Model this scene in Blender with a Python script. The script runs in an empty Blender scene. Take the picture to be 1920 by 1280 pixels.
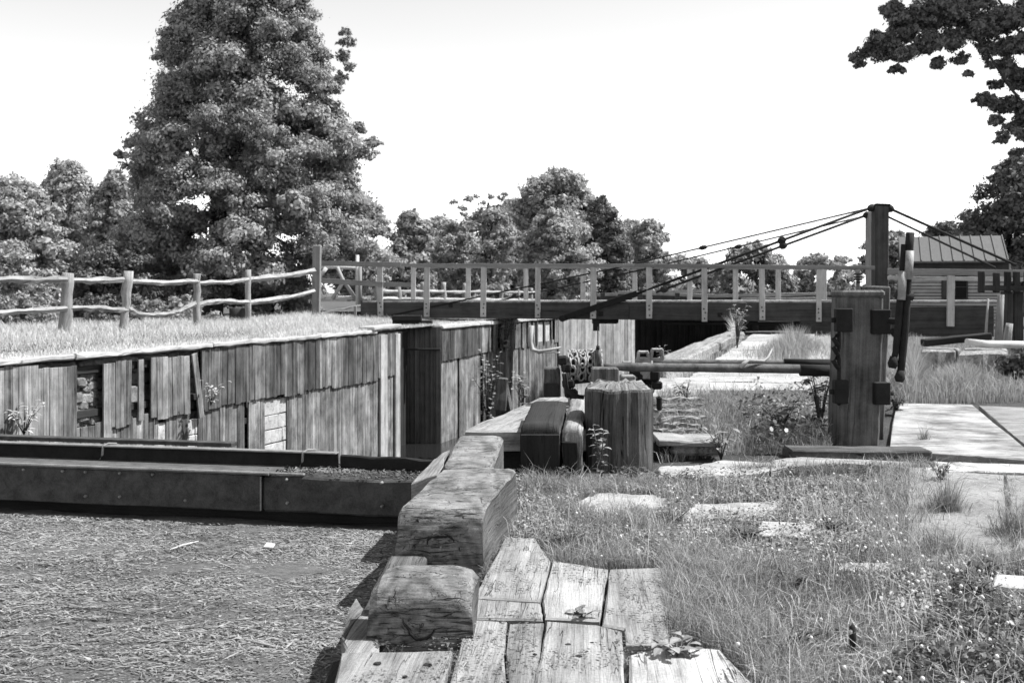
import bpy, math, random
import numpy as np
from mathutils import Vector, noise as mnoise
R = math.radians
random.seed(11); rng = np.random.default_rng(11)
SC = bpy.context.scene
COL = SC.collection

# ------------------------------------------------------------------ camera, sky, sun
F = 2100.0; HY = 548.0; H = 1.35            # focal length and eye line measured on a 1920 px wide frame, eye height
cd = bpy.data.cameras.new('camera'); cam = bpy.data.objects.new('camera', cd); COL.objects.link(cam)
cam.location = (0, 0, H); cam.rotation_euler = (R(90), 0, 0)
cd.sensor_width = 36; cd.lens = F / 1920 * 36; cd.shift_y = -(640 - HY) / 1920
cd.clip_start = 0.05; cd.clip_end = 3000
SC.camera = cam
cd.dof.use_dof = True; cd.dof.focus_distance = 7.0; cd.dof.aperture_fstop = 6.3
SUN_AZ, SUN_EL = 86.0, 56.0                  # azimuth from +Y towards +X
w = bpy.data.worlds.new('World'); SC.world = w; w.use_nodes = True
nt = w.node_tree; nt.nodes.clear()
sky = nt.nodes.new('ShaderNodeTexSky'); sky.sky_type = 'NISHITA'; sky.sun_disc = False
sky.sun_elevation = R(SUN_EL); sky.sun_rotation = R(SUN_AZ); sky.air_density = 1.0; sky.dust_density = 0.1
bw = nt.nodes.new('ShaderNodeRGBToBW'); bg = nt.nodes.new('ShaderNodeBackground'); wo = nt.nodes.new('ShaderNodeOutputWorld')
nt.links.new(sky.outputs[0], bw.inputs[0]); nt.links.new(bw.outputs[0], bg.inputs[0]); bg.inputs[1].default_value = 0.15
nt.links.new(bg.outputs[0], wo.inputs[0])
ld = bpy.data.lights.new('sun', 'SUN'); ld.energy = 4.8; ld.angle = R(0.6); ld.color = (1, 1, 1)
sun = bpy.data.objects.new('sun', ld); COL.objects.link(sun)
sd = Vector((math.sin(R(SUN_AZ)) * math.cos(R(SUN_EL)), math.cos(R(SUN_AZ)) * math.cos(R(SUN_EL)), math.sin(R(SUN_EL))))
sun.rotation_euler = sd.to_track_quat('Z', 'Y').to_euler(); sun.location = (20, 10, 30)
SC.view_settings.view_transform = 'Standard'; SC.view_settings.look = 'None'
SC.view_settings.exposure = 0.9; SC.view_settings.gamma = 1.0
SC.cycles.max_bounces = 6; SC.cycles.transparent_max_bounces = 4

# ------------------------------------------------------------------ helpers
def P(px, py, Y): return Vector(((px - 960) / F * Y, Y, H - (py - HY) / F * Y))
def G(px, py, z=0.0):
    Y = (H - z) * F / (py - HY); return Vector(((px - 960) / F * Y, Y, z))
def U(a, b): return random.uniform(a, b)
def tag(o, label=None, cat=None, group=None, kind=None):
    if label: o['label'] = label
    if cat: o['category'] = cat
    if group: o['group'] = group
    if kind: o['kind'] = kind
    return o
def thing(name, label, cat, loc, group=None):
    o = bpy.data.objects.new(name, None); COL.objects.link(o); o.location = loc; o.empty_display_size = .2
    return tag(o, label, cat, group)
def world_loc(o):
    v = Vector(o.location)
    while o.parent: o = o.parent; v += Vector(o.location)
    return v

class MB:
    """collects pieces, builds ONE mesh object"""
    def __init__(s): s.v = []; s.f = []; s.uv = []; s.t = []; s.sm = []
    def face(s, idx, uvs, t, smooth=False):
        s.f.append(idx); s.uv.extend(uvs); s.t.append(t); s.sm.append(smooth)
    def rings(s, rings, us, vs, t, smooth=False, caps=True, closed=True):
        b = len(s.v); n = len(rings[0])
        for r in rings: s.v.extend([tuple(p) for p in r])
        m = n if closed else n - 1
        for i in range(len(rings) - 1):
            for j in range(m):
                k = (j + 1) % n; a = b + i * n; c = a + n
                s.face((a + j, a + k, c + k, c + j), [(us[i], vs[j]), (us[i], vs[j + 1]), (us[i + 1], vs[j + 1]), (us[i + 1], vs[j])], t, smooth)
        if caps and closed:
            for base, rv in ((b, True), (b + (len(rings) - 1) * n, False)):
                idx = list(range(base, base + n)); idx = idx[::-1] if rv else idx
                c0 = Vector(s.v[idx[0]]); ex = (Vector(s.v[idx[1]]) - c0).normalized() if n > 2 else Vector((1, 0, 0))
                nn = (Vector(s.v[idx[2]]) - c0).cross(ex); ey = nn.cross(ex).normalized() if nn.length > 1e-9 else Vector((0, 0, 1))
                o = us[0] * .37
                s.face(tuple(idx), [((Vector(s.v[i]) - c0).dot(ex) * .35 + o, (Vector(s.v[i]) - c0).dot(ey)) for i in idx], t)
    def beam(s, p0, p1, w, h, up=Vector((0, 0, 1)), ch=.008, n=1, jit=0.0, t=None, bow=0.0, taper=1.0):
        """rectangular timber from p0 to p1 (centre line), w sideways, h along up, chamfered"""
        p0 = Vector(p0); p1 = Vector(p1); d = p1 - p0; L = d.length; d.normalize()
        side = d.cross(up)
        if side.length < 1e-4: side = d.cross(Vector((0, 1, 0)))
        side.normalize(); u = side.cross(d).normalized()
        t = random.random() if t is None else t
        ch = min(ch, w * .3, h * .3, L * .3)
        ts = [0, ch] + [L * i / n for i in range(1, n)] + [L - ch, L]
        off = random.random() * 50; rg = []
        bv = [U(-1, 1), U(-1, 1)]
        for q, x in enumerate(ts):
            k = 1 + (taper - 1) * x / L
            a = w / 2 * k; b = h / 2 * k; e = ch
            if q in (0, len(ts) - 1): a -= ch; b -= ch
            c = p0 + d * x + side * bow * bv[0] * math.sin(math.pi * x / L) + u * bow * bv[1] * math.sin(math.pi * x / L)
            pr = [(a, b - e), (a - e, b), (-a + e, b), (-a, b - e), (-a, -b + e), (-a + e, -b), (a - e, -b), (a, -b + e)]
            j1 = U(-jit, jit); j2 = U(-jit, jit)
            rg.append([c + side * (x_ + j1 + U(-jit, jit) * .5) + u * (y_ + j2 + U(-jit, jit) * .5) for x_, y_ in pr])
        vs = [0]; pr.append(pr[0])
        for i in range(8): vs.append(vs[-1] + math.hypot(pr[i + 1][0] - pr[i][0], pr[i + 1][1] - pr[i][1]))
        vo = random.random() * 50
        s.rings(rg, [x + off for x in ts], [v + vo for v in vs], t)
        return s
    def tube(s, pts, rad, n=10, t=None, jit=0.0, smooth=True):
        pts = [Vector(p) for p in pts]
        if not hasattr(rad, '__len__'): rad = [rad] * len(pts)
        t = random.random() if t is None else t
        rg = []; us = []; acc = random.random() * 30; ref = Vector((0, 0, 1))
        for i, p in enumerate(pts):
            a = pts[max(i - 1, 0)]; b = pts[min(i + 1, len(pts) - 1)]; d = (b - a).normalized()
            if abs(d.dot(ref)) > .95: ref = Vector((1, 0, 0)) if abs(d.x) < .9 else Vector((0, 1, 0))
            x = d.cross(ref).normalized(); y = x.cross(d)
            if i: acc += (p - pts[i - 1]).length
            us.append(acc)
            rg.append([p + (x * math.cos(2 * math.pi * k / n) + y * math.sin(2 * math.pi * k / n)) * rad[i] * (1 + U(-jit, jit)) for k in range(n)])
        c = 2 * math.pi * max(rad)
        s.rings(rg, us, [c * k / n for k in range(n + 1)], t, smooth)
        return s
    def prism(s, top, thick, t=None, grain=None, rough=0.0, sub=0, edge=.006, bulge=0.0):
        """top: list of world points, counter-clockwise seen from above; sheet of real thickness with irregular rim"""
        top = [Vector(p) for p in top]; t = random.random() if t is None else t
        ar = sum(top[i].x * top[(i + 1) % len(top)].y - top[(i + 1) % len(top)].x * top[i].y for i in range(len(top)))
        if ar < 0: top = top[::-1]
        if sub:
            o = []
            for i, p in enumerate(top):
                q = top[(i + 1) % len(top)]
                for k in range(sub):
                    r = p.lerp(q, k / sub)
                    if k: r = r + Vector((U(-rough, rough), U(-rough, rough), U(-rough, rough) * .25))
                    o.append(r)
            top = o
        c = sum(top, Vector()) / len(top); n = len(top)
        g = Vector((grain[0], grain[1], 0)) if grain else Vector((0.1, 1, 0)); g.normalize(); gs = Vector((-g.y, g.x, 0)); of = random.random() * 40
        uvf = lambda p: (Vector(p).dot(g) + of, Vector(p).dot(gs) + of)
        inn = [p + (c - p).normalized() * edge * 1.6 + Vector((0, 0, bulge)) for p in top]
        rim = [p - Vector((0, 0, edge)) for p in top]; bot = [p - Vector((0, 0, thick)) for p in top]
        b = len(s.v); s.v.extend([tuple(p) for p in inn + rim + bot])
        s.face(tuple(range(b, b + n)), [uvf(p) for p in inn], t)
        per = 0
        for i in range(n):
            k = (i + 1) % n; L = (top[k] - top[i]).length
            s.face((b + n + i, b + n + k, b + k, b + i), [(per + of, 0), (per + L + of, 0), (per + L + of, .01), (per + of, .01)], t)
            s.face((b + 2 * n + i, b + 2 * n + k, b + n + k, b + n + i), [(per + of, -thick), (per + L + of, -thick), (per + L + of, 0), (per + of, 0)], t)
            per += L
        s.face(tuple(range(b + 3 * n - 1, b + 2 * n - 1, -1)), [uvf(p) for p in bot[::-1]], t)
        return s
    def build(s, name, mat, parent=None):
        me = bpy.data.meshes.new(name); o = bpy.data.objects.new(name, me); COL.objects.link(o)
        v = s.v
        if parent:
            o.parent = parent; wl = world_loc(parent); v = [(a - wl.x, b - wl.y, c - wl.z) for a, b, c in v]
        me.from_pydata(v, [], s.f)
        uv = me.uv_layers.new(name='UVMap'); uv.data.foreach_set('uv', np.array(s.uv, dtype=np.float32).ravel())
        at = me.attributes.new('tone', 'FLOAT', 'FACE'); at.data.foreach_set('value', np.array(s.t, dtype=np.float32))
        me.polygons.foreach_set('use_smooth', s.sm)
        me.materials.append(mat); me.update()
        return o

def fastmesh(name, verts, quads_per, tone, mat, parent=None, smooth=False):
    """verts: (N,k,3) polygons of k corners each"""
    N, k, _ = verts.shape
    me = bpy.data.meshes.new(name); o = bpy.data.objects.new(name, me); COL.objects.link(o)
    vv = verts.reshape(-1, 3).astype(np.float32)
    if parent:
        o.parent = parent; wl = world_loc(parent); vv = vv - np.array(wl, dtype=np.float32)
    me.vertices.add(len(vv)); me.vertices.foreach_set('co', vv.ravel())
    me.loops.add(len(vv)); me.loops.foreach_set('vertex_index', np.arange(len(vv), dtype=np.int32))
    me.polygons.add(N); me.polygons.foreach_set('loop_start', np.arange(0, N * k, k, dtype=np.int32))
    me.polygons.foreach_set('loop_total', np.full(N, k, dtype=np.int32))
    at = me.attributes.new('tone', 'FLOAT', 'FACE'); at.data.foreach_set('value', tone.astype(np.float32))
    me.materials.append(mat); me.update(calc_edges=True); me.validate()
    return o

# ------------------------------------------------------------------ materials (the photograph is black and white: everything is grey)
class N:
    def __init__(s, name):
        m = bpy.data.materials.new(name); m.use_nodes = True; s.m = m; s.t = m.node_tree; s.n = s.t.nodes
        s.b = s.n['Principled BSDF']; s.out = s.n['Material Output']
    def a(s, typ, **k):
        x = s.n.new(typ)
        for kk, vv in k.items(): setattr(x, kk, vv)
        return x
    def l(s, a, b): s.t.links.new(a, b)
    def val(s, x, sock):
        if isinstance(x, (int, float)): sock.default_value = x
        else: s.l(x, sock)
    def m2(s, op, a, b=0.0, c=None, clamp=False):
        x = s.a('ShaderNodeMath', operation=op, use_clamp=clamp); s.val(a, x.inputs[0]); s.val(b, x.inputs[1])
        if c is not None: s.val(c, x.inputs[2])
        return x.outputs[0]
    def noise(s, vec, scale, detail=5, rough=.6, dist=0):
        x = s.a('ShaderNodeTexNoise'); s.l(vec, x.inputs['Vector']); x.inputs['Scale'].default_value = scale
        x.inputs['Detail'].default_value = detail; x.inputs['Roughness'].default_value = rough; x.inputs['Distortion'].default_value = dist
        return x.outputs[0]
    def map(s, vec, sc):
        x = s.a('ShaderNodeMapping'); s.l(vec, x.inputs[0]); x.inputs['Scale'].default_value = sc; return x.outputs[0]
    def rng(s, x, a, b, c, d, smooth=False):
        r = s.a('ShaderNodeMapRange'); s.val(x, r.inputs[0])
        for i, q in enumerate((a, b, c, d)): r.inputs[i + 1].default_value = q
        if smooth: r.interpolation_type = 'SMOOTHSTEP'
        return r.outputs[0]
    def tone(s): return s.a('ShaderNodeAttribute', attribute_name='tone').outputs['Fac']
    k = .72
    def bump(s, h, dist, st=1.0):
        b = s.a('ShaderNodeBump'); b.inputs['Distance'].default_value = dist; b.inputs['Strength'].default_value = st; s.l(h, b.inputs['Height'])
        s.l(b.outputs[0], s.b.inputs['Normal'])
    def done(s, col, rough=.85, spec=.3):
        col = s.m2('MULTIPLY', col, s.k); s.l(col, s.b.inputs['Base Color']); s.b.inputs['Roughness'].default_value = rough; s.b.inputs['Specular IOR Level'].default_value = spec
        return s.m

def wood(name, lo, hi, crack=.5, bump=.006, rough=.88, tvar=.35, across=14, along=.7, blotch=.5, stain=0):
    n = N(name); uv = n.a('ShaderNodeTexCoord').outputs['UV']; ob = n.a('ShaderNodeTexCoord').outputs['Object']
    g1 = n.noise(n.map(uv, (along, across, 1)), 1.0, 8, .65, .3)
    g2 = n.noise(n.map(uv, (along * 3, across * 7, 1)), 1.0, 6, .7, .2)
    bl = n.noise(ob, 2.3, 5, .65)
    cr = n.noise(n.map(uv, (along * .9, across * 1.1, 1)), 1.0, 3, .5, .6)
    line = n.rng(n.m2('ABSOLUTE', n.m2('SUBTRACT', cr, .52)), 0, .013, 1, 0, True)
    gate = n.rng(n.noise(n.map(uv, (along * 1.5, across * .3, 1)), 1.0, 2), .45, .6, 0, 1)
    line = n.m2('MULTIPLY', line, gate)
    g3 = n.noise(n.map(uv, (along * .35, across * .45, 1)), 1.0, 4, .6)
    g = n.m2('ADD', n.m2('MULTIPLY', g1, .42), n.m2('ADD', n.m2('MULTIPLY', g2, .28), n.m2('MULTIPLY', g3, .3)))
    g = n.m2('ADD', n.m2('MULTIPLY', g, 1 - blotch * .5), n.m2('MULTIPLY', bl, blotch * .5))
    c = n.rng(g, .40, .60, lo, hi)
    c = n.m2('MULTIPLY', c, n.rng(n.tone(), 0, 1, 1 - tvar, 1 + tvar))
    c = n.m2('MULTIPLY', c, n.m2('SUBTRACT', 1.0, n.m2('MULTIPLY', line, crack)))
    if stain: c = n.m2('MULTIPLY', c, n.rng(n.noise(n.map(ob, (1.3, 1.3, .3)), 1.6, 6, .7, .5), .38, .62, 1 - stain, 1.12))
    fine = n.noise(ob, 90, 3, .7)
    c = n.m2('MULTIPLY', c, n.rng(fine, .3, .7, .8, 1.2))
    h = n.m2('SUBTRACT', n.m2('ADD', n.m2('MULTIPLY', g2, .5), g1), n.m2('MULTIPLY', line, 1.2 * crack))
    n.bump(h, bump)
    return n.done(c, rough, .25)

def endgrain(name, lo, hi, centre_z=.14):
    n = N(name); ob = n.a('ShaderNodeTexCoord').outputs['Object']; uv = n.a('ShaderNodeTexCoord').outputs['UV']
    sw = n.noise(n.map(ob, (3.0, 9, 42)), 1.0, 8, .72, .5)
    wv = n.a('ShaderNodeTexWave', wave_type='RINGS', rings_direction='Y'); n.l(n.map(ob, (1, .2, 1)), wv.inputs['Vector'])
    wv.inputs['Scale'].default_value = 6; wv.inputs['Distortion'].default_value = 9; wv.inputs['Detail'].default_value = 4
    bl = n.noise(ob, 5, 6, .7, .5)
    ck = n.noise(n.map(ob, (3, 5, 9)), 1.3, 4, .55, 1.3)
    line = n.rng(n.m2('ABSOLUTE', n.m2('SUBTRACT', ck, .5)), 0, .006, 1, 0, True)
    g = n.m2('ADD', n.m2('MULTIPLY', sw, .5), n.m2('ADD', n.m2('MULTIPLY', wv.outputs[1], .07), n.m2('MULTIPLY', bl, .42)))
    chk = n.noise(n.map(ob, (2.2, 4, 34)), 1.0, 3, .5, .8); l2 = n.m2('MULTIPLY', n.rng(n.m2('ABSOLUTE', n.m2('SUBTRACT', chk, .5)), 0, .02, 1, 0, True), n.rng(n.noise(ob, 7, 2), .48, .6, 0, 1)); line = n.m2('MAXIMUM', line, l2)
    g = n.m2('ADD', n.m2('MULTIPLY', g, .8), n.m2('MULTIPLY', n.noise(n.map(ob, (9, 20, 130)), 1.0, 4, .7), .2))
    c = n.rng(g, .40, .61, lo, hi); c = n.m2('MULTIPLY', c, n.m2('SUBTRACT', 1.0, n.m2('MULTIPLY', line, .8)))
    c = n.m2('MULTIPLY', c, n.rng(n.noise(ob, 120, 3, .7), .3, .7, .75, 1.25))
    n.bump(n.m2('SUBTRACT', g, n.m2('MULTIPLY', line, .5)), .02)
    return n.done(c, .8, .3)

def rocky(name, lo, hi, sc=3.0, bump=.01, speck=.25, tvar=.15):
    n = N(name); ob = n.a('ShaderNodeTexCoord').outputs['Object']
    a = n.noise(ob, sc, 9, .68, .2); b = n.noise(ob, sc * 22, 4, .7)
    st = n.noise(ob, sc * .45, 4, .6, 1)
    c = n.rng(n.m2('ADD', n.m2('MULTIPLY', a, .6), n.m2('MULTIPLY', st, .4)), .34, .66, lo, hi)
    c = n.m2('MULTIPLY', c, n.rng(b, .3, .7, 1 - speck, 1 + speck)); c = n.m2('MULTIPLY', c, n.rng(n.tone(), 0, 1, 1 - tvar, 1 + tvar))
    st2 = n.rng(n.noise(ob, sc * 1.7, 7, .75, 1.2), .52, .66, 1, .5); ckk = n.noise(ob, sc * .6, 5, .55, 1.5); ln = n.rng(n.m2('ABSOLUTE', n.m2('SUBTRACT', ckk, .5)), 0, .006, .35, 1, True)
    c = n.m2('MULTIPLY', n.m2('MULTIPLY', c, st2), ln)
    n.bump(n.m2('ADD', n.m2('ADD', a, n.m2('MULTIPLY', b, .3)), n.m2('MULTIPLY', ln, .3)), bump)
    return n.done(c, .9, .2)

def metal(name, lo, hi, rough=.6, met=.3):
    n = N(name); ob = n.a('ShaderNodeTexCoord').outputs['Object']
    a = n.noise(ob, 9, 8, .7, .3); b = n.noise(ob, 110, 4, .7)
    c = n.rng(n.m2('ADD', n.m2('MULTIPLY', a, .7), n.m2('MULTIPLY', b, .3)), .35, .65, lo, hi)
    n.bump(n.m2('ADD', a, b), .003); n.b.inputs['Metallic'].default_value = met
    return n.done(c, rough, .4)

def leaf(name, c0, tvar=.4, trans=.35, rough=.6):
    n = N(name); n.k = 1.0; c = n.m2('MULTIPLY', n.rng(n.tone(), 0, 1, 1 - tvar, 1 + tvar), c0)
    n.done(c, rough, .3)
    tr = n.a('ShaderNodeBsdfTranslucent'); n.l(c, tr.inputs[0]); mx = n.a('ShaderNodeMixShader'); mx.inputs[0].default_value = trans
    n.l(n.b.outputs[0], mx.inputs[1]); n.l(tr.outputs[0], mx.inputs[2]); n.l(mx.outputs[0], n.out.inputs[0])
    return n.m

def ground_mat(name, lo, hi):
    n = N(name); ob = n.a('ShaderNodeTexCoord').outputs['Object']
    a = n.noise(ob, .8, 8, .7, .3); b = n.noise(ob, 18, 8, .75); d = n.noise(ob, 90, 3, .8)
    c = n.rng(n.m2('ADD', n.m2('MULTIPLY', a, .35), n.m2('ADD', n.m2('MULTIPLY', b, .35), n.m2('MULTIPLY', d, .3))), .36, .64, lo, hi)
    n.bump(n.m2('ADD', b, d), .03)
    return n.done(c, .95, .1)

def scum(name):
    n = N(name); ob = n.a('ShaderNodeTexCoord').outputs['Object']
    a = n.noise(n.map(ob, (9, 26, 1)), 1.0, 9, .78, .6); b = n.noise(n.map(ob, (40, 110, 1)), 1.0, 5, .8, .4); c1 = n.noise(ob, .9, 5, .6, .6)
    g = n.m2('ADD', n.m2('MULTIPLY', a, .4), n.m2('ADD', n.m2('MULTIPLY', b, .4), n.m2('MULTIPLY', c1, .2)))
    c = n.rng(g, .38, .60, .05, .24); n.bump(g, .02)
    return n.done(c, .9, .08)

M = dict(
    plank=wood('sun_bleached_plank', .17, .6, .9, .01, across=17, along=1.2, tvar=.22),
    platf=wood('worn_platform_boards', .12, .56, .9, .01, across=12, along=1.0, tvar=.1, blotch=1.2), plankd=wood('weathered_and_shade_plank', .10, .46, .8, .006, across=24, along=1.2, tvar=.2),
    board=wood('sheathing_board', .03, .44, .9, .008, across=26, along=.5, tvar=.6, blotch=.6, stain=.55),
    boardd=wood('dark_sheathing_board', .07, .20, .7, .008, across=26, along=.5, tvar=.25, blotch=.5),
    boardp=wood('pale_sheathing_board', .2, .7, .7, .006, across=26, along=.4, tvar=.3, stain=.3),
    cope=wood('coping_timber', .3, .75, .6, .008, across=12, along=.8, tvar=.1),
    timber=wood('old_heavy_timber', .03, .26, .95, .02, across=30, along=1.0, tvar=.15),
    timbert=wood('old_timber_top', .10, .5, .85, .012, across=20, along=1.3, tvar=.15),
    bollard=wood('split_bollard_timber', .015, .20, .95, .03, across=17, along=.9, tvar=.1),
    post=wood('windlass_post_timber', .03, .24, .7, .008, across=20, along=.5, tvar=.1, blotch=.8),
    girder=wood('bridge_girder_timber', .035, .11, .6, .01, across=7, along=.25, tvar=.12),
    rail=wood('bridge_rail_timber', .18, .34, .4, .005, across=16, along=.4, tvar=.15),
    bpost=wood('bridge_post_timber', .34, .66, .4, .005, across=16, along=.6, tvar=.12),
    mast=wood('mast_timber', .03, .10, .6, .008, across=10, along=.4, tvar=.1),
    dark_shade=wood('dark_and_shade_timber', .012, .05, .5, .01, across=12, along=.6, tvar=.3),  # dark timber; in several places shade is put into this colour
    fence=wood('split_rail_wood', .22, .52, .85, .012, across=22, along=1.2, tvar=.18),
    clap=wood('clapboard_wood', .34, .6, .3, .004, across=12, along=.6, tvar=.12),
    butt=endgrain('timber_butt', .06, .36),
    slab=rocky('concrete_slab', .26, .68, 3.2, .012, .35), slabd=rocky('grey_concrete_slab', .2, .4, 2.6, .008, .3),
    stone=rocky('rubble_stone', .14, .46, 6, .05, .3, .4), patch=rocky('white_masonry', .38, .8, 4, .01, .15, .1),
    mortar=rocky('dark_backing_masonry', .05, .2, 5, .03),
    iron=metal('black_iron', .003, .022, .9, 0), rust=metal('rusted_pipe', .03, .22, .75, .1), chain=metal('worn_chain_iron', .2, .5, .6, .2),
    steel=metal('gate_steel', .012, .11, .7, .1), dledge=metal('dull_ledge_steel', .05, .17, .85, 0), ledge=metal('gate_ledge_steel', .14, .38, .6, .1), roof=metal('tin_roof_metal', .13, .2, .5, .3),
    bark=wood('tree_bark', .03, .09, .6, .03, across=9, along=1.5, tvar=.2), pole=wood('pale_peeled_pole', .45, .7, .4, .006, across=14, along=1),
    leafA=leaf('tree_leaves', .31, .5), leafB=leaf('pale_tree_leaves', .38, .5), leafC=leaf('dark_tree_leaves', .13, .4, .25), leafO=leaf('backlit_oak_leaves', .17, .5, .35), leafD=leaf('far_tree_leaves', .36, .35),
    grass=leaf('grass_blades', .29, .7, .35), dry=leaf('dry_grass_blades', .56, .4, .4), weed=leaf('weed_leaves', .27, .45, .3, .45), weedd=leaf('dark_weed_leaves', .08, .4, .25, .4),
    flower=leaf('clover_blossom', .75, .1, .2), flake=leaf('floating_litter', .23, .8, .1, .9),
    ground=ground_mat('grassy_soil', .06, .22), soil=ground_mat('dry_bank_soil', .2, .42), scum=scum('debris_covered_water'),
)
gn = N('window_glass'); gn.b.inputs['Base Color'].default_value = (.01, .01, .01, 1); gn.b.inputs['Roughness'].default_value = .5; gn.b.inputs['Specular IOR Level'].default_value = .1; M['glass'] = gn.m
wn = N('dark_water'); wn.b.inputs['Base Color'].default_value = (.015, .015, .015, 1); wn.b.inputs['Roughness'].default_value = .1; M['water'] = wn.m

# ------------------------------------------------------------------ lines of the lock
def xL(Y): return -12.3 + .31 * Y                      # face of the left lock wall
def YL(px): return 25830.0 / (1611.0 - px)             # where the left wall face crosses a column of the photograph
XR = [(-60, -.65), (3.0, -.62), (6.0, -.55), (8.4, -.37), (11.3, .32), (40, 8.0), (70, 16.5), (140, 36)]
def xR(Y):
    for (a, b), (c, d) in zip(XR, XR[1:]):
        if Y <= c: return b + (d - b) * (Y - a) / (c - a)
    return XR[-1][1]
ZL = .38
def bankL(x, Y):                                        # height of the left bank, x = distance left of the wall
    return ZL - .03 + .10 * max(0, min(1, (x - .5) / 3)) * (1 - max(0, min(1, (Y - 30) / 10))) + (0 if x < 1 else .05 * mnoise.noise(Vector((x * .4, Y * .3, 0))))
def bankR(x, Y):
    return -.02 + (0 if x < .2 else .03 * mnoise.noise(Vector((x * .8, Y * .8, 3))))

# ground: one sheet to the horizon with the canal cut into it
rows = [-60, -20, -8, -2, 0, 1, 2, 3, 4, 5, 6, 7, 8, 9, 10, 11, 12, 13, 14, 16, 18, 20, 22, 24, 26, 28, 29.93, 29.97, 33.5, 33.54, 34, 36, 38, 40, 43, 46, 50, 55, 60, 70, 85, 100, 120, 140]
lc = [1500, 400, 150, 80, 50, 35, 25, 18, 13, 10, 8, 6, 5, 4, 3, 2.2, 1.5, .9, .45]
rc = [.35, .6, .9, 1.3, 1.8, 2.4, 3, 3.7, 4.5, 5.5, 7, 9, 12, 16, 22, 30, 45, 70, 120, 300, 1500]
def edgeL(Y): return xL(Y) - (1.7 if 29.95 < Y < 33.52 else 0) if Y < 46 else (1.96 + (Y - 46) * .62 if Y < 70 else 16.84 + (Y - 70) * .27)
gv = []; ncol = len(lc) + 2 + len(rc)
for Y in rows:
    l = edgeL(Y); r = max(xR(Y), l + 2.5)
    for x in lc: gv.append((l - x, Y, bankL(x, Y)))
    gv.append((l - .44, Y, -3.4)); gv.append((r + .34, Y, -3.4))
    for x in rc: gv.append((r + x, Y, bankR(x, Y)))
gf = [(i * ncol + j, i * ncol + j + 1, (i + 1) * ncol + j + 1, (i + 1) * ncol + j) for i in range(len(rows) - 1) for j in range(ncol - 1)]
b = len(gv); gv += [(-1600, 140, .38), (-1600, 3000, .3), (1600, 3000, 0), (1600, 140, 0)]
gf.append((b, b + 3, b + 2, b + 1))
me = bpy.data.meshes.new('ground'); me.from_pydata(gv, [], gf); go = bpy.data.objects.new('ground', me); COL.objects.link(go)
me.materials.append(M['ground']); tag(go, kind='structure')
for p in me.polygons: p.use_smooth = abs(p.normal.z) > .8

# ------------------------------------------------------------------ water: litter-covered pool in front of the gate, dark water in the chamber
ZP = -.2; gA = G(0, 960, ZP); gB = G(745, 995, ZP); gd = (gB - gA).normalized(); gn_ = Vector((gd.y, -gd.x, 0))
if gn_.y > 0: gn_ = -gn_
gL = gA - gd * 6.4; gR = gB + gd * .55
pool = MB()
nx, ny = 90, 70
pv = []
for j in range(ny + 1):
    for i in range(nx + 1):
        u = i / nx; v = j / ny
        far = gL.lerp(gR, u) - gn_ * .12; near = Vector((-13 + u * (13 - .3), -3 if v < 2 else 0, 0))
        p = Vector((near.x, -2, 0)).lerp(far, v ** .7); z = ZP + .02 * mnoise.noise(Vector((p.x * 2, p.y * 2, 0))) + .012 * mnoise.noise(Vector((p.x * 9, p.y * 9, 4)))
        pv.append((p.x, p.y, z))
pf = [(j * (nx + 1) + i, j * (nx + 1) + i + 1, (j + 1) * (nx + 1) + i + 1, (j + 1) * (nx + 1) + i) for j in range(ny) for i in range(nx)]
me = bpy.data.meshes.new('water'); me.from_pydata(pv, [], pf); o = bpy.data.objects.new('water', me); COL.objects.link(o); me.materials.append(M['scum']); tag(o, kind='structure')
for p in me.polygons: p.use_smooth = True
mb = MB(); mb.prism([(-12, 9.6, -3.1), (0, 9.6, -3.1), (16, 46, -3.1), (40, 140, -3.1), (36, 140, -3.1), (1, 46, -3.1)], .2); o = mb.build('water', M['water']); tag(o, kind='structure')

def pool_pts(n, ymin=4.0):
    Y = rng.uniform(ymin, 8.2, n * 2.4 if False else int(n * 2.4)); X = rng.uniform(-5.5, -.58, len(Y))
    lim = gA.y + (X - gA.x) * gd.y / gd.x - .05
    k = (Y < lim) & (np.abs(X) < Y * .5 + .3); return X[k][:n], Y[k][:n]
def vnoise(x, y, s, seed=0):
    rs = np.random.default_rng(seed); g = rs.random((64, 64)); xx = (x * s) % 63; yy = (y * s) % 63; i = xx.astype(int); j = yy.astype(int); fx = xx - i; fy = yy - j
    fx = fx * fx * (3 - 2 * fx); fy = fy * fy * (3 - 2 * fy)
    return (g[i, j] * (1 - fx) + g[i + 1, j] * fx) * (1 - fy) + (g[i, j + 1] * (1 - fx) + g[i + 1, j + 1] * fx) * fy
X, Y = pool_pts(80000)
X = X + .0; Y = Y + .0; pt_n = .55 * vnoise(X + 20, Y * 2.2, 1.1, 31) + .45 * vnoise(X + 20, Y * 3, 4.0, 32)
k = rng.random(len(X)) < np.clip((pt_n - .1) * 2.2, .35, 1); X, Y, pt_n = X[k], Y[k], pt_n[k]
n = len(X); L = rng.uniform(.003, .013, n) * rng.choice([1, 1, 1, 1, 1, 1, 1, 3.2, 5], n); wd = np.minimum(rng.uniform(.0015, .006, n), L * .6); a = np.where(rng.random(n) < .45, rng.uniform(0, np.pi, n), rng.normal(-.18, .4, n))
dx, dy = np.cos(a), np.sin(a); zz = ZP + .006 + rng.uniform(0, .008, n); tl = rng.normal(0, .1, n)
c = np.stack([X, Y, zz], 1); d = np.stack([dx, dy, tl], 1) * L[:, None]; e = np.stack([-dy, dx, rng.normal(0, .22, n)], 1) * wd[:, None]
V = np.stack([c - d, c - e, c + d, c + e], 1)
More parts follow.
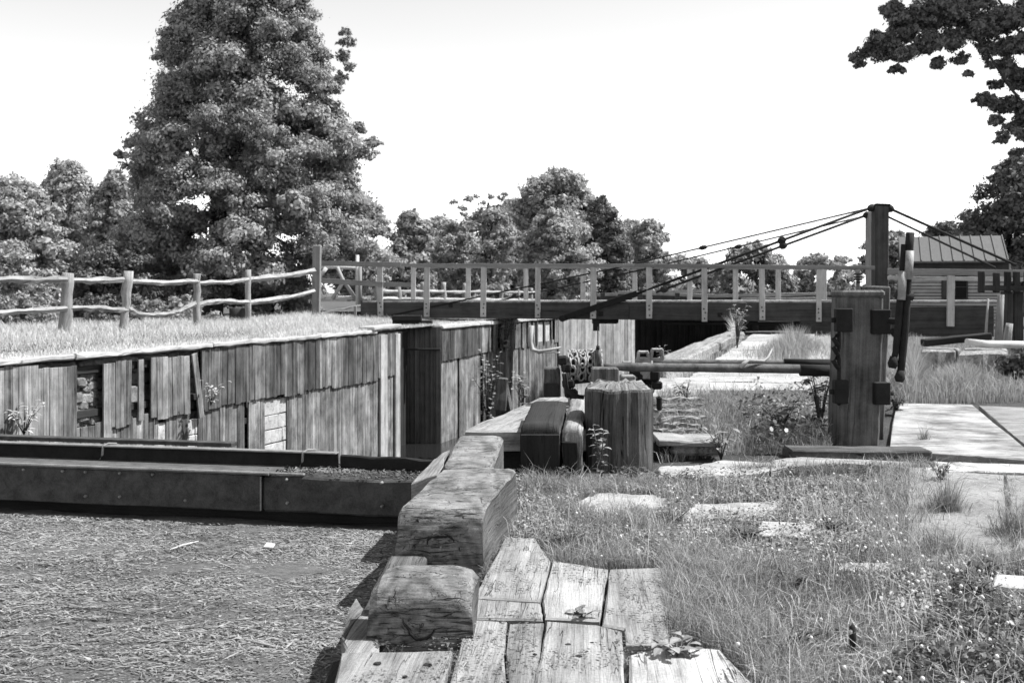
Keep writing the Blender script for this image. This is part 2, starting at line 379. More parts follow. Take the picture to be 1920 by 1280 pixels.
o = fastmesh('floating_litter', V, 1, np.clip(rng.normal(.45, .2, n) + .5 * (pt_n - .5), 0, 1), M['flake']); tag(o, 'mat of small sticks, reeds and leaf litter floating on the pool before the gate', 'litter', kind='stuff')
for lab, pts, r_, mt in (('forked pale stick floating on the pool, nearest the gate beam', [(318, 1030), (340, 1022), (372, 1014)], .007, 'pole'), ('long thin dark reed floating low in the middle of the pool', [(120, 1138), (200, 1144), (290, 1158)], .004, 'timber'),
                        ('short pale stick floating at the right side of the pool', [(462, 1200), (490, 1206), (520, 1212)], .008, 'pole'), ('thin crooked reed floating between the gate and the forked stick', [(360, 1032), (400, 1050), (440, 1066)], .004, 'fence'), ('long reed floating at the left edge of the pool', [(-20, 1216), (50, 1214), (90, 1211)], .004, 'fence')):
    t_ = thing('floating_stick', lab, 'stick', G(*pts[1], ZP)); mb = MB(); mb.tube([G(x, y, ZP + .012) for x, y in pts], [r_ * .6, r_, r_ * .5], 6, jit=.2)
    if 'forked' in lab: mb.tube([G(340, 1022, ZP + .012), G(322, 1012, ZP + .04)], [.005, .002], 5); mb.tube([G(334, 1024, ZP + .012), G(345, 1034, ZP + .01)], [.005, .002], 5)
    mb.build('stick', M[mt], t_)
t_ = thing('paper_scrap', 'small white scrap floating on the pool near the gate', 'scrap', G(504, 1021, ZP)); mb = MB(); mb.prism([G(494, 1024, ZP + .02), G(513, 1025, ZP + .015), G(516, 1018, ZP + .02), G(500, 1016, ZP + .025)], .006, edge=.002); mb.build('scrap', M['patch'], t_)

# ------------------------------------------------------------------ left lock wall
def in_r(px, rr): return any(a <= px <= b for a, b in rr)
def pxw(Y): return 1611 - 25830.0 / Y
wd_ = Vector((.31, 1, 0)).normalized(); wn_ = Vector((wd_.y, -wd_.x, 0))
def wp(Y, off, z): return Vector((xL(Y), Y, z)) + wn_ * off
def make_wall(Y0, Y1, name, label, upgaps, logaps, pale, dark, zlow, px_long=-999, opened=0):
    root = thing(name, label, 'wall', wp(Y0, -.4, 0))
    up = MB(); lo = MB(); Y = Y0; stp_ = 0
    while Y < Y1 - .03:
        wid = U(.09, .21); px = pxw(Y + wid / 2)
        y1 = min(Y + wid, Y1)
        zt = .285 + U(-.02, .015) - (.08 if px < 380 and px > 75 else 0)
        if not in_r(px, upgaps):
            if random.random() < .22: stp_ = U(-.035, .035)
            zb = zlow + stp_ + U(-.02, .02) + (-1.2 if px < px_long else 0)
            tl = U(-.012, .012)
            m = (Y + y1) / 2
            t = U(.0, .4) if in_r(px, dark) else U(.3, .95)
            up.beam(wp(m, -.02 + U(-.008, .008), zt), wp(m + tl, -.02 + U(-.012, .012), zb), (y1 - Y) * 1.045 - U(.003, .012), .035, up=wn_, ch=.004, t=t)
        Y = y1
    Y = Y0
    while Y < Y1 - .03:
        wid = U(.09, .2); px = pxw(Y + wid / 2); y1 = min(Y + wid, Y1); m = (Y + y1) / 2
        if not in_r(px, logaps):
            t = U(.6, 1) if in_r(px, pale) else U(.2, .95)
            lo.beam(wp(m, -.07 + U(-.008, .008), zlow + .1 + U(-.04, .02)), wp(m + U(-.01, .01), -.07, -3.35), (y1 - Y) * 1.045 - U(.002, .012), .035, up=wn_, ch=.004, t=t)
        Y = y1
    up.build('upper_sheathing', M['board'], root); lo.build('lower_sheathing', M['board'], root)
    # horizontal wales and the masonry core
    wl = MB()
    for z in (.1, -.6, -1.25, -1.9, -2.6): wl.beam(wp(Y0, -.15, z), wp(Y1, -.15, z), .12, .12, ch=.01, n=8, jit=.006)
    wl.build('wale', M['dark_shade'], root)
    co = MB(); Y = Y0
    L = (Vector(wp(Y1, 0, 0)) - Vector(wp(Y0, 0, 0))).length
    z = -3.3
    while z < .2:
        hh = U(.2, .34); y = Y0
        while y < Y1:
            ll = U(.35, .8); y2 = min(y + ll, Y1)
            co.beam(wp(y + .01, -.34 + U(-.03, .03), z + hh / 2), wp(y2 - .01, -.34 + U(-.03, .03), z + hh / 2), .2, hh - .02, ch=.03, n=3, jit=.015, t=U(0, .8))
            y = y2
        z += hh
    co.build('masonry_core', M['stone'], root)
    return root

w1 = make_wall(5.0, 29.9, 'lock_wall', 'long near lock wall sheathed in two tiers of weathered vertical boards with missing boards',
      [(79, 84), (150, 200), (251, 256), (275, 281), (354, 378)], [(301, 322), (358, 376), (464, 469), (502, 544)], [(545, 750)], [(380, 600), (640, 700)], -.87, 205)
co = MB(); Y = 5.0
while Y < 28.4:
    y2 = min(Y + U(3.5, 5), 28.5); co.beam(wp(Y, -.17, ZL - .035), wp(y2 - .01, -.17, ZL - .035 + U(-.01, .01)), .44, .085, ch=.02, n=16, jit=.014); Y = y2
co.beam(wp(28.2, -.12, ZL + .06), wp(29.95, -.12, ZL + .07), .42, .10, ch=.02, n=3, jit=.008)
co.build('coping', M['cope'], w1)
lb = MB(); lb.beam(wp(YL(362), .02, .22), wp(YL(375), .03, -.98), .16, .035, up=wn_, ch=.004, t=.8); lb.build('loose_board', M['board'], w1)
pm = MB()
for a, b_, zt in ((498, 547, -.9), (354, 379, -1.0), (298, 326, -.95)):
    y0, y1 = YL(a) - .1, YL(b_) + .1; z = zt
    for k in range(6):
        hh = U(.27, .36); ym = y0 + (y1 - y0) * U(.55, .8)
        pm.beam(wp(y0, -.13, z - hh / 2), wp(ym - .01, -.13 + U(-.01, .01), z - hh / 2), .1, hh - .02, ch=.01, n=2, jit=.006)
        pm.beam(wp(ym + .01, -.13, z - hh / 2), wp(y1, -.13, z - hh / 2), .1, hh - .02, ch=.01, n=2, jit=.006); z -= hh
pm.build('masonry_and_daylight_patch', M['patch'], w1)
lp = MB()
for px in (716, 722, 745): lp.beam(wp(YL(px), .0, .25), wp(YL(px), .0, -3.3), .22 if px != 745 else .3, .05, up=wn_, ch=.006, t=.8)
lp.build('pale_end_board', M['boardp'], w1)
rb = MB()                                                                 # rubble spilling in the big opening
for k in range(150):
    Yk = U(YL(147), YL(206)); z = U(-1.45, .15); s_ = U(.06, .15); c = wp(Yk, -.25 + U(-.05, .05), z)
    rb.beam(c - wd_ * s_, c + wd_ * s_, s_ * 1.3, s_ * 1.2, ch=.03, n=2, jit=.015)
rb.build('rubble', M['stone'], w1)

w2 = make_wall(33.0, 45.8, 'lock_wall', 'far lock wall under the bridge with ragged boards, daylight between them painted as white slabs',
      [(921, 926), (934, 940), (975, 979), (985, 991), (996, 1034), (1036, 1040)], [(860, 863), (905, 908), (974, 977)], [(822, 900)], [(822, 905)], -.66)
co = MB(); Y = 33.0
while Y < 45.7:
    y2 = min(Y + 3.2, 45.8); co.beam(wp(Y, -.22, ZL - .05), wp(y2 - .01, -.22, ZL - .05), .56, .12, ch=.025, n=5, jit=.012); Y = y2
co.build('coping', M['cope'], w2)
pm = MB()
for a, b_ in ((985, 992), (997, 1034)):
    pm.beam(wp(YL(a), -.13, -.3), wp(YL(b_), -.13, -.3), .1, .95, ch=.01, n=3, jit=.006)
pm.build('masonry_and_daylight_patch', M['patch'], w2)  # white slabs stand for daylight through the gaps, put into the colour
ub = MB()
for px in (1001, 1008, 1022): ub.beam(wp(YL(px), -.02, .25), wp(YL(px), -.02, -.66), .17, .04, up=wn_, ch=.004)
ub.build('upright', M['boardd'], w2)
# gate recess between the two walls
rc_ = thing('gate_recess', 'gate recess between the two lengths of lock wall, its shade put into dark boards', 'recess', wp(33, -.6, 0))
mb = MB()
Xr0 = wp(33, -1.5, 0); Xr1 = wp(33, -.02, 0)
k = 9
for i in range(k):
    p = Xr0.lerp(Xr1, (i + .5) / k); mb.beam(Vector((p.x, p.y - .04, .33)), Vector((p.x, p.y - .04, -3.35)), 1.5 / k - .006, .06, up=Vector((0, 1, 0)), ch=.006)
mb.build('end_sheathing', M['boardd'], rc_)  # shade of the recess put into darker boards than the wall has
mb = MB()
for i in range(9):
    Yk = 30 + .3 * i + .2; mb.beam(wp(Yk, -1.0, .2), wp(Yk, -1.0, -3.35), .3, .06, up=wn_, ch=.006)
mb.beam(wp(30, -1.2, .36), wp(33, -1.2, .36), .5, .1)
mb.build('back_sheathing', M['dark_shade'], rc_)  # back of the recess near-black, its shade put into the colour
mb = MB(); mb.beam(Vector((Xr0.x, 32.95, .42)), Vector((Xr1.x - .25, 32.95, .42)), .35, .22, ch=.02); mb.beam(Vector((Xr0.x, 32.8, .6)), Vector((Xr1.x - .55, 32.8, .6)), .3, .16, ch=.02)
mb.beam(Vector((Xr0.x, 32.86, -.32)), Vector((Xr1.x, 32.86, -.32)), .12, .05); mb.build('cap_timber', M['dark_shade'], rc_)
# pale wing wall beyond, turned to the right
wa = Vector((1.9, 45.9, 0)); wb = Vector((6.6, 51.2, 0)); dd = (wb - wa).normalized(); dn = Vector((dd.y, -dd.x, 0))
r3 = thing('wing_wall', 'pale board-sheathed wing wall turned across beyond the bridge', 'wall', wa)
mb = MB(); L = (wb - wa).length; x = 0
while x < L:
    wi = U(.2, .34); p = wa + dd * (x + wi / 2) + dn * U(-.008, .008); mb.beam(p + Vector((0, 0, .42)), p + Vector((0, 0, -3.35)), wi - .008, .05, up=dn, ch=.005, t=U(0, 1)); x += wi
mb.build('sheathing', M['boardp'], r3)
mb = MB(); mb.beam(wa - dn * .3 + Vector((0, 0, .35)), wb - dn * .3 + Vector((0, 0, .35)), .5, .14, ch=.02, n=4, jit=.01); mb.build('coping', M['cope'], r3)

# ------------------------------------------------------------------ lock gate crossing the pool
gt = thing('lock_gate', 'dark riveted lock gate beam crossing the littered pool', 'gate', gA.lerp(gB, .5))
up = Vector((0, 0, 1))
mb = MB()
GS = .814
def gpt(s_, off, z): q = gA + gd * s_ * GS - gn_ * off * GS; return Vector((q.x, q.y, H + (z - H) * GS))
SL = -7.6; S1 = (gB - gA).length / GS; SE = S1 + .62
mb = MB(); mb.beam(gpt(SL, .16, -.30), gpt(2.42, .16, -.30), .30 * GS, .30 * GS, ch=.006, n=30, jit=.0025); mb.build('face_beam', M['steel'], gt)
mb = MB(); mb.beam(gpt(2.44, .17, -.305), gpt(SE, .17, -.305), .30 * GS, .29 * GS, ch=.012, n=10, jit=.005); mb.build('face_beam', M['steel'], gt)
mb = MB(); mb.beam(gpt(SL, .3, -.62), gpt(SE, .3, -.62), .25, .30, ch=.01); mb.beam(gpt(SL, .5, -2.0), gpt(SE, .5, -2.0), .16, 2.0); mb.build('gate_leaf', M['dark_shade'], gt)
mb = MB(); mb.beam(gpt(SL, .22, -.141), gpt(2.5, .22, -.141), .47 * GS, .016, ch=.003, n=20, jit=.0015); mb.build('ledge', M['dledge'], gt)
mb = MB(); mb.beam(gpt(SL, .03, -.13), gpt(2.8, .03, -.136), .03, .014, ch=.003, n=16, jit=.001); mb.build('edge_strip', M['ledge'], gt)
mb = MB(); mb.beam(gpt(SL, .40, -.07), gpt(2.95, .40, -.07), .012, .105, ch=.002); mb.build('rail_web', M['iron'], gt)
mb = MB(); mb.beam(gpt(SL, .385, -.004), gpt(2.95, .385, -.006), .07, .012, ch=.003, n=16, jit=.001); mb.build('rail_flange', M['ledge'], gt)
mb = MB(); mb.beam(gpt(SL, .60, .02), gpt(1.9, .60, .008), .09, .03, ch=.003, n=10, jit=.001); mb.build('back_rail', M['steel'], gt)
mb = MB(); mb.beam(gpt(2.97, .41, -.08), gpt(SE - .1, .41, -.09), .05, .09, ch=.008, n=8, jit=.008); mb.build('broken_rail', M['iron'], gt)
for px in (40, 272, 615):
    s_ = (G(px, 862, -.02).x - gA.x) / gd.x / GS
    mb = MB(); mb.tube([gpt(s_ - .02, .33, -.13), gpt(s_, .345, -.08), gpt(s_ + .005, .35, -.0), gpt(s_ + .03, .39, .012), gpt(s_ + .09, .43, .006)], .009, 8); mb.build('strap', M['ledge'], gt)
for px, py in ((47, 876), (125, 878), (170, 881), (237, 883), (170, 930), (237, 931), (362, 938), (549, 899), (550, 943), (717, 905), (718, 949), (300, 884)):
    f_ = px / 745; c = gA.lerp(gB, f_); z = P(px, py, c.y).z; zc = gpt(0, 0, -.30).z; z = max(min(z, zc + .1), zc - .1); c = Vector((c.x, c.y, z)) - gn_ * .01 * GS
    mb = MB(); mb.tube([c + gn_ * -.012, c + gn_ * .012, c + gn_ * .018], [.012, .010, .004], 8); mb.build('bolt', M['ledge'], gt)
mb = MB(); mb.beam(gpt(2.43, .0, -.16), gpt(2.43, .0, -.44), .010, .016, up=gn_, ch=.002); mb.build('joint_strip', M['ledge'], gt)
mb = MB()
for k in range(900):
    s_ = U(2.35, SE + .25); c = gpt(s_, U(.02, .55), -.152 + U(0, .02) + (.05 * max(0, mnoise.noise(Vector((s_ * 4, 0, 1)))))); a = U(0, 6.3); l = U(.005, .022)
    mb.beam(c, c + Vector((math.cos(a) * l, math.sin(a) * l, U(-.3, .6) * l)), U(.004, .016), U(.003, .012), ch=.002)
tag(mb.build('rust_scale', M['rust'], gt), kind='stuff')

# ------------------------------------------------------------------ stepped timber ends by the gate
def block(name, label, x0, x1, y0, y1, h0, h1, slope=0.0, r=.12, mat='butt', dxr=0.0, chx=.035, bow=.0, zb=-.3, shear=.06, jit=.006, cat='timber', leanL=0.0):
    """squared log lying along Y, its near end rounded over the top; cross-sections run across X"""
    root = thing(name, label, cat, ((x0 + x1) / 2, (y0 + y1) / 2, 0))
    st = [(y0, h0 - r)]
    for k in range(1, 8):
        a = math.pi / 2 * k / 7; st.append((y0 + r - r * math.cos(a), h0 - r + r * math.sin(a)))
    yy = st[-1][0]; nn = 12
    for k in range(1, nn + 1): st.append((yy + (y1 - yy) * k / nn, h0 + (h1 - h0) * k / nn))
    nt_, lv = 12, 7
    def disp(p, amt=1.0):
        f = mnoise.noise(p * 6 + Vector((x0 * 7, 0, 0))) + .5 * mnoise.noise(p * 17) + .25 * mnoise.noise(p * 41)
        return f * jit * amt
    def sec(y, h):
        xl, xr = x0 + shear * (y - y0), x1 + shear * (y - y0); o = []
        for k in range(lv): z = zb + (h - chx - zb) * k / (lv - 1); o.append(Vector((xl - leanL * (h - z), y, z)))
        for k in range(nt_ + 1):
            u = k / nt_; x = xl + chx * .5 + (xr - xl - chx) * u; o.append(Vector((x, y, h + .35 * chx * (4 * u * (1 - u)) ** .5 - .35 * chx)))
        for k in range(lv): z = h - chx - (h - chx - zb) * k / (lv - 1); o.append(Vector((xr, y, z)))
        return [p + Vector((disp(p) * 1.2, 0, disp(p + Vector((3, 1, 2))))) for p in o]
    S_ = [sec(y, h) for y, h in st]; nc = len(S_[0])
    us = [0]
    for i in range(1, len(st)): us.append(us[-1] + math.hypot(st[i][0] - st[i - 1][0], st[i][1] - st[i - 1][1]))
    mb = MB(); mb.rings([q[lv - 1:lv + nt_ + 2] for q in S_], us, [(x1 - x0) * k / (nt_ + 2) for k in range(nt_ + 4)], .5, False, False, False)
    # near face as a displaced grid between the left and right edges of the first section
    f0 = S_[0]; L_ = f0[:lv]; R_ = f0[-lv:][::-1]; T_ = f0[lv:lv + nt_ + 1]; fr_ = []
    for k in range(lv):
        row = []
        for m in range(nt_ + 1):
            u = m / nt_; p = L_[k].lerp(R_[k], u)
            if 0 < m < nt_: p.y += disp(p, 1.6)
            row.append(p)
        fr_.append(row)
    fr_.append([p.copy() for p in T_])
    mb.rings(fr_, [(.05 * k) for k in range(lv + 1)], [(x1 - x0) * k / nt_ for k in range(nt_ + 2)], .5, False, False, False)
    mb.build('top_face', M[mat], root)
    sd_ = MB(); sd_.rings([q[:lv] for q in S_], us, [.08 * k for k in range(lv + 1)], .5, False, False, False); sd_.rings([q[-lv:] for q in S_], us, [.08 * k for k in range(lv + 1)], .5, False, False, False)
    b_ = len(sd_.v); sd_.v.extend([tuple(p) for p in S_[-1]]); sd_.face(tuple(range(b_, b_ + nc)), [(p.x, p.z) for p in S_[-1]], .5)
    sd_.build('side_face', M['timber'], root)
    return root
def crack_ring(root, cx, yf, cz, r, a0, a1, th=.006, wob=.12):
    mb = MB(); pts = []; rad = []
    for k in range(19):
        a = R(a0 + (a1 - a0) * k / 18); rr = r * (1 + wob * math.sin(3 * a) + U(-.04, .04))
        pts.append(Vector((cx + rr * math.cos(a) * 1.15, yf + .0, cz + rr * math.sin(a)))); rad.append(th * (.35 + math.sin(math.pi * k / 18)))
    mb.tube(pts, rad, 6, jit=.2); return mb.build('ring_crack', M['dark_shade'], root)
def splits(root, lst):
    for pts, y_, th in lst:
        mb = MB(); q = []
        for a, b_ in zip(pts, pts[1:]):
            for k in range(4): q.append(P(a[0] + (b_[0] - a[0]) * k / 4 + U(-2, 2), a[1] + (b_[1] - a[1]) * k / 4 + U(-1.5, 1.5), (a[2] if len(a) > 2 else y_) + ((b_[2] if len(b_) > 2 else y_) - (a[2] if len(a) > 2 else y_)) * k / 4))
        q.append(P(pts[-1][0], pts[-1][1], pts[-1][2] if len(pts[-1]) > 2 else y_)); n_ = len(q)
        mb.tube(q, [th * (.25 + math.sin(math.pi * k / (n_ - 1))) for k in range(n_)], 5, jit=.35); mb.build('split', M['dark_shade'], root)
b1 = block('sill_timber', 'nearest squared timber with rounded top and ring crack, at the head of the plank walk', -.545, -.15, 4.28, 4.56, .232, .24, r=.085, shear=.04, leanL=.1, chx=.05, jit=.006)
crack_ring(b1, -.345, 4.274, .095, .06, 165, 330, .0055); crack_ring(b1, -.345, 4.276, .10, .05, 60, 140, .003)
splits(b1, [([(700, 1150), (740, 1146), (780, 1152)], 4.275, .0025), ([(810, 1124), (850, 1120), (880, 1126)], 4.276, .002), ([(742, 1096, 4.30), (740, 1118, 4.28), (744, 1140, 4.275)], 4.28, .002), ([(800, 1180), (840, 1176), (876, 1181)], 4.275, .002), ([(706, 1186), (760, 1190), (800, 1186)], 4.275, .0018)])
mb = MB(); mb.tube([P(832, 1155, 4.275), P(845, 1150, 4.28), P(858, 1140, 4.285), P(872, 1138, 4.29), P(884, 1134, 4.295)], [.002, .004, .003, .003, .001], 5); mb.build('split', M['dark_shade'], b1)
b2 = block('sill_timber', 'middle dark timber, largest of the stepped blocks, behind the nearest rounded one', -.565, -.145, 5.5, 6.4, .30, .345, r=.10, shear=.19, leanL=.05, jit=.009, chx=.022)
crack_ring(b2, -.35, 5.490, .11, .055, 15, 175, .007)
splits(b2, [([(765, 1012), (800, 1008), (822, 1000)], 5.49, .003), ([(850, 968), (880, 962), (900, 966)], 5.49, .0025), ([(762, 1030), (820, 1036), (880, 1030)], 5.49, .0025), ([(770, 966), (800, 972), (826, 968)], 5.49, .0025), ([(830, 992), (850, 986), (868, 990)], 5.49, .0025)])
for px, py, s_ in ((783, 975, .012), (868, 970, .008), (758, 968, .006), (861, 1030, .01)):
    mb = MB(); c = P(px, py, 5.495); mb.tube([c + Vector((0, .01, s_)), c, c + Vector((s_ * .5, .01, -s_))], [.002, s_ * .55, .002], 6, jit=.3); mb.build('knot_hole', M['dark_shade'], b2)
b3 = block('sill_timber', 'small square timber lying on top of the stepped blocks beside the gate end', -.41, -.11, 6.5, 7.3, .355, .42, r=.04, shear=.07, jit=.005, leanL=.0)
mb = MB(); mb.prism([(-.58, 6.45, .25), (-.43, 6.4, .31), (-.40, 7.2, .34), (-.50, 7.2, .28)], .5, rough=.02, sub=3); o = mb.build('splintered_edge', M['timbert'], b3)
b0 = thing('deck_edge_timber', 'broken pale edge timber under the left side of the nearest block', 'timber', (-.6, 4.3, 0))
mb = MB(); mb.prism([G(640, 1195, .02), G(642, 1300, .02), G(700, 1300, .02), G(705, 1180, .02), G(668, 1120, .02)], .6, rough=.02, sub=4); mb.build('timber_face', M['timbert'], b0)
b0b = MB(); b0b.beam((-.52, 4.6, -.3), (-.47, 8.8, -.3), .18, .7, n=6, jit=.01); o = b0b.build('side_wall_timber', M['timber'], b0)

# platform and dark timbers further on
pt_ = thing('platform_timber', 'wide flat-topped sill timber between block and winch, front shade put into near-black wood', 'timber', (.2, 10, 0))
mb = MB(); mb.prism([P(872, 806, 8.6), P(1100, 806, 8.6), P(1115, 742, 11.4), P(1012, 745, 11.4)], .16, grain=(.27, 1), rough=.02, sub=5, edge=.015); mb.build('top_board', M['timbert'], pt_)
mb = MB(); mb.prism([P(905, 812, 8.68) - Vector((0, 0, .1)), P(1100, 812, 8.68) - Vector((0, 0, .1)), P(1115, 742, 11.4) - Vector((0, 0, .15)), P(1020, 745, 11.3) - Vector((0, 0, .15))], .9); mb.build('under_timber', M['dark_shade'], pt_)  # shaded front of the platform put into near-black wood
b4 = block('sill_timber', 'tall timber block with grey sloping top left of the bollard, front shade put into dark faces', .062, .352, 8.3, 9.3, .38, .45, r=.06, shear=.1, jit=.004, zb=-.3, mat='timbert')
b4.children[1].data.materials[0] = M['dark_shade']  # sides of the same wood, with their shade put into the colour
mb = MB(); mb.beam((.207, 8.285, .30), (.207, 8.285, -.3), .286, .04, up=Vector((0, 1, 0)), ch=.004); mb.build('front_shade', M['dark_shade'], b4)  # dark layer over the same wood, painting the shaded front
b5 = block('sill_timber', 'rough chipped timber end against the left side of the bollard, front shade put into a dark face', .375, .52, 8.32, 9.4, .36, .46, r=.05, shear=.1, jit=.012, zb=-.3, mat='timbert')
mb = MB(); mb.beam((.435, 8.295, .25), (.430, 8.295, -.3), .115, .04, up=Vector((0, 1, 0)), ch=.01, n=5, jit=.008); mb.build('front_shade', M['dark_shade'], b5)  # dark layer paints the shaded front of this timber end

# bollard
bo = thing('bollard', 'thick split-topped timber mooring bollard with deep vertical cracks', 'bollard', (.82, 8.7, 0))
mb = MB()
cx, cy, rr = .825, 8.72, .262
rg = []; us = []; nb = 40
for i, (z, k) in enumerate([(-.3, 1.0), (0, 1.0), (.12, 1.0), (.25, .99), (.38, .985), (.46, .985), (.54, .99), (.585, .975), (.605, .93)]):
    ring = []
    for j in range(nb):
        a = 2 * math.pi * j / nb; c_, s_ = math.cos(a), math.sin(a)
        q = (abs(c_) ** 5 + abs(s_) ** 5) ** (-1 / 5)
        crk = 0
        for ca, dp in ((-1.95, .03), (-1.5, .045), (-1.28, .02), (-.9, .025), (-2.5, .03), (.3, .02)):
            dlt = abs((a - ca + math.pi) % (2 * math.pi) - math.pi)
            if dlt < .09: crk = max(crk, dp * (1 - dlt / .09) * (1.0 if z > .1 else .6))
        rad = rr * min(q, 1.17) * k - crk + mnoise.noise(Vector((c_ * 3, s_ * 3, z * 3))) * .012 + mnoise.noise(Vector((c_ * 14, s_ * 14, z * .7))) * .010
        ring.append(Vector((cx + rad * c_, cy + rad * s_, z + (.02 * mnoise.noise(Vector((c_ * 2.5, s_ * 2.5, 9))) if z > .55 else 0))))
    rg.append(ring); us.append(z)
mb.rings(rg, us, [2 * rr * math.pi * j / nb for j in range(nb + 1)], .5, False, False)
mb.build('shaft', M['bollard'], bo)
for ca, z0_, z1_, th in ((-1.95, .05, .6, .006), (-1.5, -.05, .61, .009), (-1.28, .2, .6, .005), (-.9, .0, .45, .005), (-2.4, .15, .6, .005), (-1.72, .3, .6, .004)):
    mb = MB(); pts = []
    for q_ in range(12):
        z = z0_ + (z1_ - z0_) * q_ / 11; aa = ca + .05 * mnoise.noise(Vector((ca * 9, z * 3, 0))); c_, s2_ = math.cos(aa), math.sin(aa); q = (abs(c_) ** 5 + abs(s2_) ** 5) ** (-1 / 5); rad = rr * min(q, 1.17) * .985 - .012
        pts.append((cx + rad * c_, cy + rad * s2_, z))
    mb.tube(pts, [th * (.3 + math.sin(math.pi * (k_ + .5) / 12)) for k_ in range(12)], 6, jit=.3); mb.build('crack', M['dark_shade'], bo)
tp = MB(); lv = [rg[-1]]
for s_, z in ((.8, .63), (.55, .65), (.3, .64), (.1, .625)):
    lv.append([Vector((cx + (p.x - cx) * s_ / .93, cy + (p.y - cy) * s_ / .93, z + mnoise.noise(Vector((p.x * 14, p.y * 14, s_ * 3))) * .05)) for p in rg[-1]])
tp.rings(lv, [0, .06, .12, .18, .24], [.04 * j for j in range(nb + 1)], .6, False, True)
tp.build('split_top', M['timbert'], bo)

# ------------------------------------------------------------------ windlass: post, iron, shafts, drum, chain
wl = thing('windlass', 'iron-bracketed timber windlass post with long pipe shafts and a chain drum', 'windlass', (3.08, 9.9, 0))
mb = MB(); mb.beam(P(1611, 838, 9.8) + Vector((0, .19, -.02)), P(1620, 556, 9.8) + Vector((0, .19, 0)), .355, .38, up=Vector((0, 1, 0)), ch=.02, n=8, jit=.003, t=.5)
tq = P(1620, 548, 9.8) + Vector((0, .19, 0)); mb.beam(tq - Vector((0, 0, .04)), tq + Vector((0, 0, .02)), .375, .40, up=Vector((0, 1, 0)), ch=.035, t=.9)
mb.build('post', M['post'], wl)
mb = MB(); mb.beam(P(1636, 800, 10.5) + Vector((0, .1, -.2)), P(1650, 536, 10.5) + Vector((0, .1, 0)), .18, .3, up=Vector((0, 1, 0)), ch=.015, n=6, jit=.003, t=.3); mb.build('rear_post', M['post'], wl)
for (a, b_, c_, d_) in ((1566, 578, 1597, 622), (1634, 580, 1668, 626), (1563, 712, 1589, 756), (1638, 716, 1667, 758)):
    m = P((a + c_) / 2, (b_ + d_) / 2, 9.77); hh = (d_ - b_) / F * 9.8; ww = (c_ - a) / F * 9.8
    mb = MB(); mb.beam(m + Vector((0, 0, -hh / 2)), m + Vector((0, 0, hh / 2)), ww, .10, up=Vector((0, 1, 0)), ch=.008)
    pl = mb.build('iron_bracket', M['iron'], wl)
    mb = MB(); sgn = 1 if a > 1600 else -1; q = m + Vector((sgn * ww / 2, 0, 0)); mb.tube([q - Vector((sgn * .01, 0, 0)), q + Vector((sgn * .035, 0, 0))], .022, 8); mb.build('nut', M['iron'], pl)
mb = MB()
for zz_ in (628, 645, 670): mb.tube([P(1570, zz_, 9.75), P(1562, zz_ + 6, 9.75), P(1572, zz_ + 20, 9.75)], .022, 8)
mb.beam(P(1573, 760, 9.76), P(1573, 622, 9.76), .03, .03, up=Vector((0, 1, 0))); mb.build('side_iron', M['iron'], wl)
mb = MB(); pts = [P(1132 + (1575 - 1132) * k / 24, 687 + 6 * (k / 24) + (0 if k else 0), 10.4) for k in range(25)]
mb.tube(pts, [.026] * 2 + [.041] * 23, 14, jit=.03); mb.build('shaft', M['rust'], wl)
mb = MB(); pts = [P(1225 + (1575 - 1225) * k / 20, 680 + 1 * k / 20, 11.3) for k in range(21)]; mb.tube(pts, .034, 12, jit=.03); mb.build('shaft', M['rust'], wl)
mb = MB(); mb.tube([P(1340, 684, 10.9), P(1575, 688, 10.9)], .02, 10, jit=.03); mb.build('shaft', M['rust'], wl)
for (xa, xb, yy, Yd, rr_) in ((1470, 1575, 680, 11.3, .042), (1500, 1575, 694, 10.4, .054)):
    mb = MB(); mb.tube([P(xa, yy, Yd), P(xb, yy + 1, Yd)], rr_, 14); mb.build('dark_shaft_end', M['iron'], wl)  # darker, thicker tube over the post end of two shafts
mb = MB()
dc = P(1095, 695, 10.7)
mb.tube([P(1062, 698, 10.7), P(1122, 692, 10.7)], .12, 20); mb.build('drum', M['iron'], wl)
mb = MB()
for k in range(64):                                                # chain links wound and heaped on the drum
    u = (k % 8) / 7; row = k // 8
    a = R(-30 + 26 * row + U(-6, 6)); c = P(1066 + 56 * u, 690, 10.7); rr_ = .135 + .02 * (k % 2)
    c = c + Vector((U(-.01, .01), -math.cos(a) * rr_, math.sin(a) * rr_ + .01))
    ax = Vector((U(-.5, .5), -math.cos(a), math.sin(a))).normalized() if k % 2 else Vector((1, U(-.3, .3), U(-.3, .3))).normalized()
    b_ = Vector((0, math.sin(a), math.cos(a))); t1 = b_; t2 = ax.cross(t1).normalized()
    pts = [c + t1 * .045 * math.cos(2 * math.pi * q / 12) + t2 * .028 * math.sin(2 * math.pi * q / 12) for q in range(13)]
    mb.tube(pts, .0105, 6)
for k in range(9):
    c = P(1070 + U(-4, 4), 715 + k * 4, 10.55); ax = Vector((1, 0, 0)) if k % 2 else Vector((0, 1, 0)); t1 = Vector((0, 0, 1)); t2 = ax
    mb.tube([c + t1 * .04 * math.cos(2 * math.pi * q / 12) + t2 * .025 * math.sin(2 * math.pi * q / 12) for q in range(13)], .0105, 6)
mb.build('chain', M['chain'], wl)
mb = MB(); c = P(1122, 676, 10.6)
mb.tube([c - Vector((.022, 0, 0)), c - Vector((.016, 0, 0)), c + Vector((.016, 0, 0)), c + Vector((.022, 0, 0))], [.12, .135, .135, .12], 24); mb.build('sheave', M['rust'], wl)
mb = MB(); mb.tube([P(1121, 655, 10.5), P(1121, 612, 10.5)], .006, 6); mb.tube([P(1121, 648, 10.5), P(1121, 656, 10.5)], .016, 8); mb.build('hanging_rod', M['iron'], wl)
